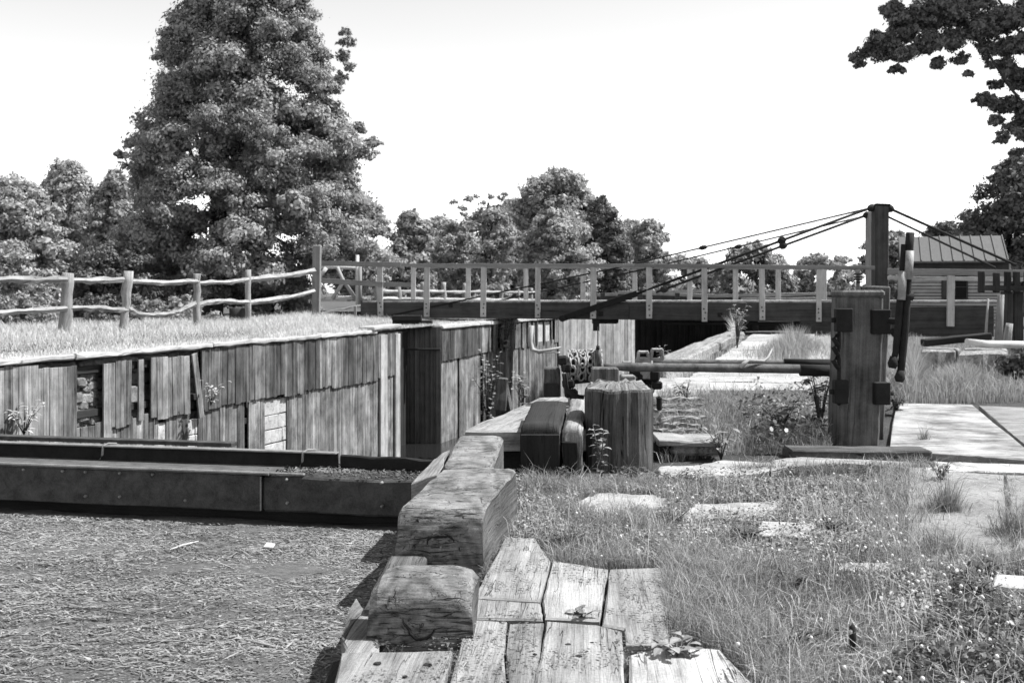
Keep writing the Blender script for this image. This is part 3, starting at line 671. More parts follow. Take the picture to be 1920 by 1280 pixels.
for nm, lb_, x0, x1, yt, yb, Yd, mt in (('near', '', 1022, 1050, 690, 745, 10.6, 'timber'), ('mid', '', 1112, 1160, 690, 800, 10.2, 'timber'), ('far', '', 1166, 1192, 704, 800, 10.7, 'timbert')):
    m = P((x0 + x1) / 2, yb, Yd); t_ = P((x0 + x1) / 2, yt, Yd); ww = (x1 - x0) / F * Yd
    mb = MB(); mb.beam(m + Vector((0, .12, 0)), t_ + Vector((0, .12, 0)), ww * 1.15, .24, up=Vector((0, 1, 0)), ch=.012, n=3, jit=.002, taper=.9)
    mb.build('support_block', M[mt], wl)
mb = MB(); c = P(1033, 732, 10.58); mb.beam(c + Vector((0, 0, -.06)), c + Vector((0, 0, .07)), .135, .04, up=Vector((0, 1, 0)), ch=.004); mb.build('lower_plate', M['dark_shade'], wl)
mb = MB()
for a, b_, s_ in ((1055, 676, .05), (1062, 690, .05), (1066, 720, .06), (1068, 738, .05), (1075, 740, .045)):
    c = P(a, b_, 10.55); mb.beam(c - Vector((s_, 0, 0)), c + Vector((s_, 0, .01)), .09, .09, ch=.02, n=2, jit=.005)
mb.tube([P(1058, 700, 10.5), P(1062, 730, 10.5), P(1076, 742, 10.5), P(1095, 745, 10.5)], .024, 8); mb.build('pawl_iron', M['iron'], wl)
for (x, y, s_, r_) in ((1176, 686, .06, .02), (1206, 668, .07, .03), (1206, 683, .09, .035), (1232, 664, .075, .03)):  # clevises and bearings behind the bollard
    c = P(x, y, 10.9); mb = MB(); h2 = s_ * .62; zv = Vector((0, 0, 1)); xv = Vector((1, 0, 0)); t_ = r_ * .9
    for sg in (-1, 1): mb.beam(c + xv * sg * s_ * .8 - zv * h2, c + xv * sg * s_ * .62 + zv * h2, t_, .06, up=Vector((0, 1, 0)), ch=.006, n=2, jit=.002)
    mb.beam(c - xv * s_ * .75 + zv * h2, c + xv * s_ * .75 + zv * h2, .06, t_, ch=.008, n=3, jit=.002); mb.beam(c - xv * s_ * .85 - zv * h2, c + xv * s_ * .85 - zv * h2, .06, t_, ch=.006); mb.build('clevis', M['chain'], wl)
mb = MB()
for (x, y, w_, h_) in ((1200, 712, .05, .12), (1228, 704, .09, .1), (1232, 722, .10, .08), (1216, 740, .05, .2), (1236, 756, .05, .14), (1190, 700, .1, .06)):
    c = P(x, y, 10.9); mb.beam(c - Vector((0, 0, h_ / 2)), c + Vector((0, 0, h_ / 2)), w_, .08, up=Vector((0, 1, 0)), ch=.015)
mb.build('bearing_iron', M['iron'], wl)
# long levers hanging at the post's right side
for pts, rads in (([(1707, 436), (1705, 462), (1702, 540), (1697, 620), (1691, 675), (1687, 716)], [.036, .036, .03, .033, .032, .03]),
                  ([(1694, 458), (1692, 500), (1688, 560), (1684, 610), (1679, 660), (1674, 690)], [.022, .024, .03, .03, .027, .024])):
    mb = MB(); mb.tube([P(x, y, 9.5) for x, y in pts], rads, 12, jit=.05); lv_ = mb.build('lever', M['iron'], wl)
    e = pts[-1]; mb = MB(); mb.tube([P(e[0] + 2, e[1] - 22, 9.49), P(e[0], e[1] - 8, 9.49), P(e[0] - 1, e[1], 9.49)], [.030, .045, .03], 12); mb.build('weight', M['iron'], lv_)
    g0 = pts[1]; mb = MB(); mb.tube([P(g0[0] + 1, g0[1] + 8, 9.47), P(g0[0] - 2, g0[1] + 62, 9.47)], [.036, .034], 12); mb.build('grip_sleeve', M['chain'], lv_)
mb = MB(); mb.beam(P(1698, 470, 9.56), P(1688, 560, 9.56), .03, .03, up=Vector((0, 1, 0))); mb.tube([P(1668, 602, 9.65), P(1700, 604, 9.5)], .03, 8); mb.tube([P(1680, 552, 9.5), P(1712, 556, 9.5)], .035, 8)
mb.beam(P(1672, 618, 9.6), P(1690, 640, 9.5), .05, .05); mb.build('lever_clamp', M['iron'], wl)
st = thing('broken_stick', 'pale crooked branch lying across the pipe shafts', 'stick', P(1390, 683, 10.35))
mb = MB(); mb.tube([P(1388, 688, 10.33), P(1396, 681, 10.33), P(1404, 675, 10.34), P(1432, 677, 10.4), P(1440, 670, 10.45), P(1448, 654, 10.5)], [.022, .02, .015, .013, .012, .004], 8, jit=.1); mb.build('branch', M['pole'], st)

# beam under the post and low edge timbers
sb = thing('base_timber', 'low dark timber lying under the windlass post', 'timber', G(1610, 848, 0))
mb = MB(); mb.beam(G(1482, 853, .03) + Vector((0, .12, 0)), G(1745, 853, .03) + Vector((0, .1, 0)), .30, .085, ch=.012, n=8, jit=.005, t=.2); mb.build('timber_face', M['timber'], sb)
hb = thing('box_timber', 'weathered plank box end with a near-black block for its shaded opening right of the bollard', 'timber', G(1245, 866, 0))
mb = MB(); mb.beam(P(1226, 824, 9.3), P(1345, 826, 9.3), .5, .05, ch=.01, n=6, jit=.01); mb.beam(P(1300, 850, 9.25), P(1300, 832, 9.25), .42, .3, up=Vector((0, 1, 0)), ch=.03, n=3, jit=.01); mb.build('top_plank', M['timbert'], hb)
mb = MB(); mb.beam(P(1224, 848, 9.2), P(1256, 848, 9.2), .1, .19, ch=.006); mb.build('opening', M['dark_shade'], hb)  # solid near-black block; shade of the hollow is put into its colour
for k in range(7):
    y = 748 + k * 12; z = .03 + .0 * k
    a = G(1232 + U(-4, 4), y, .12); b_ = G(1322 + U(-25, 10), y + U(-3, 3), .10)
    pl = MB(); pl.beam(a, b_, .10, .03, ch=.006, n=9, jit=.014); o = pl.build('slat', M['timbert'], hb)

# ------------------------------------------------------------------ swing bridge
BYl, BYr = 38.6, 35.4                                                  # distance at px 680 and px 1690
def BY(px): return BYl + (BYr - BYl) * (px - 680) / 1010
def B(px, py, back=0.0):
    return P(px, py, BY(px) + back)
def Bk(px, py, back=0.0):
    p = P(px, py, BY(px)); return p + Vector((.18, .98, 0)) * back
br = thing('swing_bridge', 'long low timber swing bridge with railings and iron tie rods across the lock', 'bridge', B(1200, 600))
W = 2.4
for bk, m_ in ((0, 'girder'), (W, 'girder')):
    mb = MB(); mb.beam(Bk(678, 578.5, bk), Bk(1180, 582, bk), .25, .60, ch=.012, n=8, jit=.004, t=.6); mb.beam(Bk(1180.6, 582, bk), Bk(1690, 586.5, bk), .25, .615, ch=.012, n=8, jit=.004, t=.35)
    mb.build('girder', M[m_], br)
mb = MB(); mb.beam(B(1500, 612), B(1600, 613), .3, .42, ch=.03, n=3, jit=.01); mb.beam(B(1665, 607), B(1862, 606), .3, 1.05, ch=.02, n=5, jit=.006, t=.2); mb.build('pivot_beam', M['mast'], br)
mb = MB()
x = 682
while x < 1880:
    wpx = 13.0; a = Bk(x + wpx / 2, 565.2, -.17); c = Bk(x + wpx / 2, 565.2, W + .2); c.z = a.z
    mb.beam(a, c, wpx / F * BY(x) - .008, .06 + U(0, .012), ch=.004, n=1); x += wpx
mb.build('deck', M['plank'], br)
for px, yb, w_ in ((713, 592, 11), (800, 594, 11), (906, 594, 11), (1008, 596, 10), (1112, 597, 11), (1217, 597, 11), (1321, 603, 10), (1429, 600, 10), (1535, 603, 9)):
    mb = MB(); mb.beam(B(px, yb, -.2), B(px, 500, -.2) + Vector((U(-.02, .02), 0, 0)), w_ / F * 37, .10, up=Vector((0, 1, 0)), ch=.008, n=4, jit=.003); rp = mb.build('rail_post', M['bpost'], br)
    for yb_ in (yb - 6, yb - 17, yb - 24): mb = MB(); c = B(px + U(-1.5, 1.5), yb_, -.25); mb.tube([c - Vector((0, .02, 0)), c + Vector((0, .02, 0))], .026, 7); mb.build('bolt', M['iron'], rp)
mb = MB(); mb.beam(B(1782, 612, -.2), B(1783, 514, -.2), .22, .10, up=Vector((0, 1, 0)), ch=.008); mb.build('rail_post', M['bpost'], br)
for px in (775, 878, 986, 1093, 1190, 1293, 1379, 1459, 1545):
    mb = MB(); mb.beam(B(px, 565, W), B(px, 501, W), .17, .10, up=Vector((0, 1, 0)), ch=.008); mb.build('rail_post', M['bpost'], br)
mb = MB(); mb.beam(B(590, 493.5, -.26), B(752, 496.5, -.26), .06, .17, ch=.006, n=3, jit=.003); mb.build('top_rail', M['rail'], br)
mb = MB(); mb.beam(B(752.5, 497, -.22), B(1190, 497.5, -.22), .09, .11, ch=.006, n=14, jit=.007); mb.beam(B(1190.6, 497.5, -.22), B(1640, 502, -.22), .09, .12, ch=.006, n=14, jit=.007); mb.build('top_rail', M['rail'], br)
mb = MB(); mb.beam(B(1664, 509, -.22), B(1925, 512, -.22), .09, .2, ch=.006, n=4, jit=.002); mb.build('top_rail', M['rail'], br)
mb = MB(); mb.beam(B(1664, 521, -.1), B(1925, 524, -.1), .1, .12, ch=.006, n=4, jit=.002); mb.build('lower_rail', M['cope'], br)
mb = MB(); mb.beam(B(775, 500, W), B(1600, 503, W), .08, .10, ch=.006, n=6, jit=.002); mb.build('back_rail', M['rail'], br)
mb = MB(); mb.beam(B(584, 525, -.26), B(718, 533, -.26), .06, .17, ch=.006, n=3, jit=.003); mb.build('lower_rail', M['rail'], br)
mb = MB(); mb.beam(B(718, 533, W), B(778, 534, W), .06, .17, ch=.006); mb.build('lower_rail', M['rail'], br)
mb = MB(); mb.beam(B(1650, 640, .25), B(1650, 386, .25), .44, .44, up=Vector((0, 1, 0)), ch=.03, n=6, jit=.004, t=.3)
mb.build('mast', M['mast'], br)
mb = MB(); mb.beam(B(1637, 640, W - .3), B(1637.5, 397, W - .3), .42, .4, up=Vector((0, 1, 0)), ch=.03, n=6, jit=.004, t=1.0); mb.build('mast', M['rail'], br)
mb = MB(); mb.beam(B(1640, 384, .25), B(1668, 385, .25), .46, .06, ch=.01); mb.build('mast_cap', M['iron'], br)
def rod(pts, r, knots, mat='iron'):
    mb = MB(); mb.tube(pts, r, 8); ro = mb.build('tie_rod', M[mat], br)
    for k in knots:
        d = (pts[-1] - pts[0]).normalized(); c = Vector(k); mb = MB(); mb.tube([c - d * .14, c - d * .09, c, c + d * .09, c + d * .14], [r, r * 2.4, r * 3, r * 2.4, r], 8); mb.build('turnbuckle', M[mat], ro)
a = B(1632, 390, .1); e = B(724, 593, -.2); rod([a, a.lerp(e, .5) - Vector((0, 0, .1)), e], .026, [a + Vector((.05, 0, 0)), a.lerp(e, .33) - Vector((0, 0, .07))])
a = B(1634, 402, W - .2); e = B(790, 595, W + .15); rod([a, a.lerp(e, .5) - Vector((0, 0, .1)), e], .026, [a.lerp(e, .28) - Vector((0, 0, .06))])
a = B(1632, 390, .2); e = B(1190, 552, -.25); rod([a, e], .042, [a + Vector((.04, 0, -.0)), a.lerp(e, .37)])
a = B(1626, 403, W - .3); e = B(1230, 548, W - .2); rod([a, e], .042, [a, a.lerp(e, .39), a.lerp(e, .96)])
a = B(1668, 391, .2); e = B(1905, 497, -.2); rod([a, e], .042, [a])
a = B(1664, 406, W - .3); e = B(1866, 502, W - .2); rod([a, e], .036, [])
mb = MB(); mb.beam(B(1195, 550, -.3), B(1055, 597, -.3), .05, .2, ch=.01); so = mb.build('strut', M['iron'], br)
mb = MB(); c = B(1054, 597, -.34); mb.tube([c - Vector((.0, .1, 0)), c + Vector((0, .12, 0))], .11, 12); mb.build('strut_eye', M['iron'], so)
mb = MB(); mb.beam(B(1118, 600, -.15), B(1118, 620, -.15), .2, .2, up=Vector((0, 1, 0))); mb.build('hanger_block', M['iron'], br)
mb = MB(); mb.beam(B(1112, 598, 1), B(1158, 598, 1), .8, .3, ch=.02); mb.beam(B(1245, 606, .6), B(1560, 606, .6), .5, .1, ch=.02); mb.build('cross_beam', M['dark_shade'], br)
mb = MB()
for px, py in ((1127, 588), (845, 572), (1350, 590)): c = B(px, py, -.14); mb.beam(c - Vector((.07, 0, 0)), c + Vector((.07, 0, 0)), .05, .14)
mb.build('bolt_plate', M['iron'], br)
ab = thing('bridge_abutment', 'dark timber crib with broken planks under the left end of the bridge', 'abutment', P(660, 600, 39.5))
mb = MB()
for x, y0_, y1_ in ((610, 582, 604), (640, 584, 606), (668, 584, 606), (692, 586, 608), (716, 598, 612)): mb.beam(P(x, y1_, 39.4), P(x, y0_, 39.4), .5, .4, up=Vector((0, 1, 0)), ch=.02, n=3, jit=.01)
mb.build('crib_timber', M['dark_shade'], ab)
for a, b_ in (((596, 588), (676, 572)), ((640, 580), (690, 570)), ((560, 596), (606, 588))): mb = MB(); mb.beam(P(*a, 39.1), P(*b_, 39.3), .25, .05, ch=.01, n=4, jit=.01); mb.build('broken_plank', M['fence'], ab)
for x, y0_, y1_ in ((666, 573, 592), (660, 590, 610)): mb = MB(); mb.beam(P(x, y1_, 38.9), P(x, y0_, 38.9), .09, .09, up=Vector((0, 1, 0))); mb.build('stake', M['fence'], ab)
pr = thing('bridge_pier', 'timber pier under the bridge, its shadow put into near-black boards', 'pier', (5.5, 41, 0))
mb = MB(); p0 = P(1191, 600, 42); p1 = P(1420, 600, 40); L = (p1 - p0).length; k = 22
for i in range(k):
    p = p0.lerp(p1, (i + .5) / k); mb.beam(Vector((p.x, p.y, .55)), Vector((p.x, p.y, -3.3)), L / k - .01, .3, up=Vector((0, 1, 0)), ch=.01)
mb.build('sheathing', M['dark_shade'], pr)  # shadow under the bridge put into near-black boards
mb = MB(); mb.beam(Vector((p0.x, p0.y + 1.6, .5)), Vector((p1.x + 3, p1.y + 1.6, .5)), 3.4, .1, ch=.01); mb.build('cap', M['dark_shade'], pr)
mb = MB(); mb.beam(P(1325, 619, 41.5), P(1700, 621, 38), .4, .5, ch=.02, n=4, jit=.01); mb.build('bearing_sill', M['dark_shade'], pr)

# ------------------------------------------------------------------ right bank: kerb timber, path of slabs, slabs, planks
kt = thing('kerb_timber', 'long grey kerb timber along the lock edge leading under the bridge', 'timber', G(1300, 660, 0))
mb = MB(); mb.beam(G(1215, 700, .08) + Vector((0, 0, 0)), G(1378, 628, .04), .55, .22, ch=.03, n=12, jit=.015); mb.build('timber_face', M['timbert'], kt)
pa = MB()
def Gq(px, py, z=0): return G(px, py, z)
rowsY = [15.2, 16.4, 17.5, 18.8, 20.2, 21.8, 23.5, 25.5, 27.6, 30, 32.5, 35.2]
def pathx(Y): return (.27 * (Y - 8.6) + .35, .27 * (Y - 8.6) + .35 + 2.0)
for a, b_ in zip(rowsY, rowsY[1:]):
    xa0, xa1 = pathx(a); xb0, xb1 = pathx(b_); n_ = random.choice((1, 2, 2)); cuts = [0] + sorted(U(.3, .7) for _ in range(n_ - 1)) + [1]
    for u0, u1 in zip(cuts, cuts[1:]):
        z = .035 + U(-.01, .01)
        pa.prism([(xa0 + (xa1 - xa0) * u0 + .02, a + .03, z), (xa0 + (xa1 - xa0) * u1 - .02, a + .03, z + U(-.01, .01)), (xb0 + (xb1 - xb0) * u1 - .02, b_ - .03, z), (xb0 + (xb1 - xb0) * u0 + .02, b_ - .03, z)], .08, rough=.03, sub=4)
o = pa.build('path', M['slab']); tag(o, kind='structure')
def slab(name, label, pts, z, mat, thick=.08, rough=.02, sub=5, cat='slab', grain=None):
    t_ = thing(name, label, cat, G(pts[0][0], pts[0][1], 0))
    mb = MB(); mb.prism([G(x, y, z) for x, y in pts], thick, rough=rough, sub=sub, grain=grain, t=U(.3, .7)); mb.build('slab_face', M[mat], t_); return t_
slab('stone_slab', 'white broken slab seen below the pipe shafts', [(1222, 742), (1330, 738), (1330, 708), (1235, 708)], .05, 'slab')
slab('stone_slab', 'flat narrow slab edge in the grass between shafts and windlass post', [(1390, 766), (1560, 760), (1560, 752), (1400, 755)], .05, 'slab')
slab('wooden_platform', 'wide sunlit pale wooden platform right of the windlass post', [(1668, 842), (1925, 862), (1925, 842), (1822, 758), (1680, 755)], .04, 'platf', .07, .008, 4, 'platform', (1, .1))
slab('wooden_platform', 'grey boarding at the right edge, tree shade put into its darker colour', [(1835, 760), (1930, 840), (1935, 764)], .045, 'plankd', .07, .006, 3, 'platform', (1, .1))  # tree shade on the platform painted as a darker piece
led = slab('concrete_ledge', 'irregular white concrete ledge running below the windlass base timber', [(1232, 893), (1300, 894), (1372, 890), (1440, 884), (1445, 866), (1360, 862), (1300, 872), (1236, 874)], .03, 'slab', .10, .02, 4, 'ledge')
for q in ([(1446, 883), (1500, 873), (1580, 868), (1690, 876), (1745, 882), (1745, 868), (1640, 862), (1500, 856), (1450, 862)], [(1750, 883), (1850, 884), (1960, 886), (1960, 872), (1850, 868), (1750, 864)]):
    mb = MB(); mb.prism([G(x, y, .03) for x, y in q], .1, rough=.02, sub=4); mb.build('slab_face', M['slab'], led)
slab('concrete_slab', 'large grey concrete slab with grass tufts on the right', [(1700, 1060), (1895, 1060), (1882, 890), (1705, 878)], .03, 'slabd', .08, .006, 4)
slab('concrete_slab', 'grey slab beyond the dark joint at the far right edge', [(1912, 1060), (2050, 1060), (2010, 892), (1888, 890)], .03, 'slabd', .08, .006, 4)
slab('concrete_slab', 'pale sunken slab in the weeds just in front of the bollard', [(1060, 952), (1120, 972), (1240, 968), (1252, 945), (1240, 928), (1120, 924)], .02, 'slab', .06, .03, 5)
slab('stone_slab', 'small pale rectangular slab almost covered by grass', [(1420, 1002), (1520, 1004), (1530, 982), (1428, 976)], .03, 'slab', .06, .015, 4)
slab('stone_slab', 'long pale slab left of the small rectangular slab', [(1268, 972), (1430, 966), (1462, 938), (1300, 944)], .02, 'slab', .06, .02, 4)
slab('stone_slab', 'long pale slab edge half buried in the grass near the clover', [(1560, 1068), (1740, 1066), (1745, 1052), (1570, 1054)], .025, 'slab', .06, .015, 4)
slab('white_stone', 'bright white stone at the right edge of the grass', [(1862, 1096), (1930, 1100), (1930, 1078), (1868, 1075)], .045, 'patch', .08, .01, 4, 'stone')
# plank walk
pk = thing('plank_walk', 'sun-bleached plank walk in the foreground', 'plank walk', G(1000, 1200, 0))
for i, (pts, z, mt) in enumerate([
    ([(640, 1222), (600, 1400), (800, 1400), (848, 1218)], .025, 'plank'), ([(876, 1160), (812, 1400), (958, 1400), (945, 1230), (951, 1164)], .03, 'plank'),
    ([(956, 1168), (949, 1230), (962, 1400), (990, 1400), (1020, 1166)], .02, 'plankd'), ([(1025, 1163), (1003, 1280), (995, 1400), (1174, 1400), (1171, 1280), (1166, 1182), (1120, 1170)], .03, 'plank'),
    ([(948, 1006), (888, 1118), (1012, 1126), (1032, 1050), (1003, 1008)], .03, 'plank'), ([(886, 1121), (872, 1158), (1018, 1161), (1013, 1129)], .02, 'plank'),
    ([(1037, 1050), (1017, 1128), (1022, 1158), (1124, 1162), (1140, 1066)], .025, 'plank'), ([(1144, 1066), (1129, 1170), (1171, 1178), (1173, 1206), (1254, 1206), (1250, 1062)], .03, 'plankd'),
    ([(1180, 1226), (1178, 1400), (1452, 1400), (1408, 1275), (1350, 1216), (1262, 1208)], .025, 'plank')]):
    mb = MB(); mb.prism([G(x, y, z) for x, y in pts], .09, grain=(.06, 1), rough=.0035, sub=6, edge=.007); mb.build('plank', M[mt], pk)
    if i in (0, 1, 3):
        c = sum((G(x, y, z) for x, y in pts), Vector()) / len(pts)
mb = MB(); mb.prism([G(620, 1240, -.085), G(560, 1420, -.085), G(1420, 1420, -.085), G(1250, 1230, -.085), G(1130, 1180, -.085), G(900, 1170, -.085)], .1); mb.build('joist', M['dark_shade'], pk)
for px, py, s_ in ((708, 1243, 14), (802, 1246, 16), (760, 1268, 10), (1003, 1226, 8), (1065, 1208, 12), (1085, 1230, 14), (1110, 1205, 8)):
    mb = MB(); c = G(px, py, .028); s2 = s_ / F * c.y * .62
    mb.prism([c + Vector((math.cos(a) * s2 * U(.7, 1), math.sin(a) * s2 * U(.6, 1.1), .004)) for a in [k * .785 for k in range(8)]], .006, edge=.002); mb.build('bolt_head' if s_ > 13 else 'knot', M['dark_shade'], pk)

# stones and logs on the right
sp = thing('stone_block', 'squared mossy stone block in tall grass below the bridge, left of two', 'stone', P(1770, 690, 18))
mb = MB(); mb.prism([P(1728, 655, 18.5), P(1790, 655, 18.5), P(1800, 652, 19.6), P(1735, 650, 19.6)], .65, rough=.04, sub=4, edge=.04); mb.build('block_face', M['stone'], sp)
sp = thing('stone_block', 'squared stone block in tall grass below the bridge, right of two', 'stone', P(1840, 690, 18))
mb = MB(); mb.prism([P(1798, 660, 18.3), P(1880, 658, 18.3), P(1890, 652, 19.4), P(1805, 652, 19.6)], .62, rough=.05, sub=4, edge=.05); mb.build('block_face', M['stone'], sp)
lg = thing('fallen_log', 'long pale log lying on the stone blocks at the right edge', 'log', P(1860, 648, 18.5))
mb = MB(); mb.tube([P(1812, 640, 18.6), P(1850, 645, 18.7), P(1900, 646, 18.8), P(1960, 648, 18.9)], [.05, .065, .07, .07], 10, jit=.06); mb.build('log', M['pole'], lg)
lg = thing('dark_beam', 'short dark beam resting on the left stone block', 'beam', P(1780, 640, 18.8))
mb = MB(); mb.beam(P(1730, 642, 19), P(1855, 630, 19), .25, .12, ch=.015, n=4, jit=.008); mb.build('timber_face', M['dark_shade'], lg)
fr = thing('timber_railing', 'black timber railing frame with short uprights at the right edge before the house', 'frame', P(1870, 600, 26))
for x in (1840, 1868, 1889, 1906, 1926):
    mb = MB(); mb.beam(P(x, 548, 26), P(x, 510 + U(-2, 2), 26), .13, .13, up=Vector((0, 1, 0)), ch=.015, n=3, jit=.004); mb.build('upright', M['dark_shade'], fr)
mb = MB(); mb.beam(P(1836, 540, 26), P(1960, 541, 26), .12, .12, ch=.015, n=6, jit=.01); mb.build('cross_beam', M['dark_shade'], fr)
for x, y0, mt in ((1907, 640, 'dark_shade'), (1950, 650, 'dark_shade'), (1888, 640, 'mast')):
    mb = MB(); mb.beam(P(x, y0 + 25, 26.2), P(x, 545, 26.2), .22, .22, up=Vector((0, 1, 0)), ch=.02, n=4, jit=.006); mb.build('leg', M[mt], fr)
for lab, x, yt, yb, Yd in (('pale leaning post before the black frame', 1874, 552, 650, 24), ('short pale stub post right of the leaning post', 1890, 606, 645, 23), ('thin pale stake left of the leaning post', 1850, 560, 648, 24)):
    po = thing('leaning_post', lab, 'post', P(x, yb, Yd)); mb = MB(); mb.tube([P(x - 4, yb + 20, Yd), P(x, (yt + yb) / 2, Yd), P(x + 3, yt, Yd)], [.09, .085, .07] if 'thin' not in lab else [.03, .03, .02], 8, jit=.08); mb.build('post', M['fence'], po)
dc_ = thing('timber_wedge', 'dark pointed timber leaning at the foot of the far lock wall', 'timber', P(940, 765, 24))
mb = MB(); mb.prism([P(929, 708, 22), P(951, 710, 22), P(962, 765, 23), P(930, 765, 23)], .3); mb.beam(P(938, 770, 22), P(944, 708, 22), .24, .2, up=Vector((0, 1, 0)), ch=.02, n=3, jit=.01, taper=.8); mb.build('timber_face', M['timber'], dc_)
sk = thing('driftwood_stick', 'bleached driftwood hook lodged before the far lock wall', 'stick', P(1010, 655, 26))
mb = MB(); mb.tube([P(996, 610, 27), P(994, 640, 27), P(998, 655, 27), P(1010, 660, 27), P(1030, 656, 27), P(1052, 651, 27)], [.06, .06, .06, .05, .035, .02], 8, jit=.1); mb.tube([P(1004, 658, 27), P(1050, 661, 27)], [.04, .02], 7); mb.build('branch', M['pole'], sk)
dw = thing('stake', 'small dark stake standing in the near grass', 'stake', G(1598, 1222))
mb = MB(); c = G(1598, 1222); mb.tube([c, c + Vector((.002, 0, .05)), c + Vector((.0, .0, .095)), c + Vector((.004, 0, .104))], [.009, .013, .012, .005], 9, jit=.12); mb.build('wood', M['dark_shade'], dw)

# ------------------------------------------------------------------ fences
def rail_fence(name, label, posts, rails, kind='fence', pr_=.10):
    root = thing(name, label, 'fence', posts[0][0])
    for (p, top, r) in posts:
        p = Vector(p); top = Vector(top); mb = MB(); k = 6; lean = Vector((U(-.03, .03), 0, 0))
        pts = [p.lerp(top, i / k) + (Vector((U(-.02, .02), U(-.02, .02), 0)) if 0 < i < k else Vector()) for i in range(k + 1)]
        mb.tube([p - Vector((0, 0, .25))] + pts, [r * 1.05] + [r * U(.9, 1.06) for _ in pts], 9, jit=.10); mb.build('post', M[kind], root)
    for pts, r in rails:
        q = [];
        for a, b_ in zip(pts, pts[1:]):
            for i in range(4): q.append(Vector(a).lerp(Vector(b_), i / 4) + Vector((0, 0, U(-.012, .012))))
        q.append(Vector(pts[-1])); mb = MB(); mb.tube(q, [r * U(.72, 1.12) for _ in q], 5, jit=.3, smooth=False); mb.build('rail', M[kind], root)
    return root
FP = [(-60, 632, 514, 21.5), (125, 630, 512, 23.5), (238, 627, 508, 25.0), (369, 614, 513, 28.5), (465, 607, 506, 32.0)]
posts = []
for i, (px, yb, yt, Yd) in enumerate(FP):
    dx_ = (6, 5, 8, 0, 0)[i]; posts.append((P(px - dx_, yb, Yd), P(px + dx_ * .4, yt, Yd), (.12, .125, .105, .095, .085)[i]))
Pf = lambda px, py, Yd: P(px, py, Yd)
rails = [([Pf(-60, 524, 21.5), Pf(40, 524, 22.6), Pf(125, 524, 23.4)], .075), ([Pf(125, 526, 23.5), Pf(180, 526, 24.2), Pf(238, 523, 25)], .07), ([Pf(240, 528, 25), Pf(300, 530, 26.6), Pf(369, 528, 28.4)], .075),
         ([Pf(369, 530, 28.5), Pf(420, 530, 30), Pf(465, 524, 31.8)], .07), ([Pf(465, 524, 32), Pf(530, 518, 34.5), Pf(588, 508, 37)], .085),
         ([Pf(-60, 598, 21.5), Pf(0, 586, 22), Pf(60, 582, 22.8), Pf(125, 578, 23.4)], .07), ([Pf(130, 577, 23.5), Pf(180, 578, 24.2), Pf(238, 582, 25)], .065),
         ([Pf(240, 580, 25), Pf(262, 590, 25.6), Pf(305, 590, 26.6), Pf(335, 584, 27.4), Pf(366, 569, 28.4)], .065), ([Pf(369, 572, 28.5), Pf(400, 564, 29.5), Pf(440, 566, 31), Pf(465, 567, 31.8)], .07),
         ([Pf(465, 567, 32), Pf(530, 560, 34.5), Pf(588, 546, 37)], .09)]
rail_fence('rail_fence', 'rustic split-rail fence with crooked posts on the left bank', posts, rails)
gp = thing('gate_post', 'tall squared post where the rustic fence meets the bridge railing', 'post', P(594, 605, 37.2))
mb = MB(); mb.beam(P(592, 612, 37.2), P(595, 460, 37.2), .26, .24, up=Vector((0, 1, 0)), ch=.02, n=6, jit=.006, t=.6); mb.build('post', M['rail'], gp)
wf = thing('braced_fence', 'white pole fence panel with crossed braces behind the gate post', 'fence', P(640, 575, 41))
mb = MB()
for pts in ([(598, 500), (668, 502)], [(600, 560), (668, 558)]): mb.tube([P(x, y, 41) for x, y in pts], .075, 8, jit=.08)
mb.build('rail', M['pole'], wf)
mb = MB()
for pts in ([(632, 500), (642, 523), (668, 562)], [(623, 560), (643, 530)], [(600, 518), (612, 502)], [(596, 540), (606, 560)]): mb.tube([P(x, y, 40.9) for x, y in pts], .07, 8, jit=.08)
mb.build('brace', M['pole'], wf)
for x, yt, mt in ((670, 478, 'pole'), (675, 500, 'rail'), (706, 520, 'fence')):
    mb = MB(); mb.tube([P(x, 575, 40.8), P(x, (575 + yt) / 2, 40.8), P(x, yt, 40.8)], .07, 8, jit=.08); mb.build('post', M[mt], wf)
posts = []; rails = []; pv_ = None
for px, Yd, yt in ((708, 44, 538), (747, 45.5, 533), (793, 48, 529), (832, 51, 529), (872, 54, 531), (905, 57, 535), (940, 60, 536), (971, 63, 538), (996, 66, 540), (1022, 69, 541), (1044, 72, 542), (1066, 75, 543), (1086, 78, 544), (1104, 81, 545), (1120, 84, 546)):
    posts.append((P(px, 578, Yd), P(px, yt, Yd), .12))
    if pv_:
        for yo in (0, 14): rails.append(([P(pv_[0], 546 + yo + (pv_[0] - 720) * .008, pv_[1]), P(px, 546 + yo + (px - 720) * .008, Yd)], .085))
    pv_ = (px, Yd)
rail_fence('rail_fence', 'far split-rail fence seen under the bridge railing', posts, rails)
gr = thing('guard_rail', 'dark board guard rail beyond the bridge deck on the right', 'fence', P(1350, 560, 52))
for a, b_, Ya, Yb in (((1120, 551), (1330, 543), 62, 56), ((1160, 546), (1420, 556), 60, 50), ((1345, 553), (1575, 549), 52, 46), ((1390, 560), (1620, 558), 50, 45)):
    mb = MB(); mb.beam(P(a[0], a[1] + 2, Ya), P(b_[0], b_[1] + 2, Yb), .1, .16, ch=.01, n=5, jit=.01, t=.9); mb.build('rail', M['fence'], gr)
    mb = MB(); mb.beam(P(a[0], a[1] + 9, Ya), P(b_[0], b_[1] + 9, Yb), .14, .22, ch=.01, n=5, jit=.01); mb.build('lower_board', M['mast'], gr)
for px in (1130, 1200, 1270, 1350, 1420, 1500, 1575):
    mb = MB(); mb.beam(P(px, 585, 52), P(px, 549, 52), .2, .2, up=Vector((0, 1, 0))); mb.build('post', M['mast'], gr)
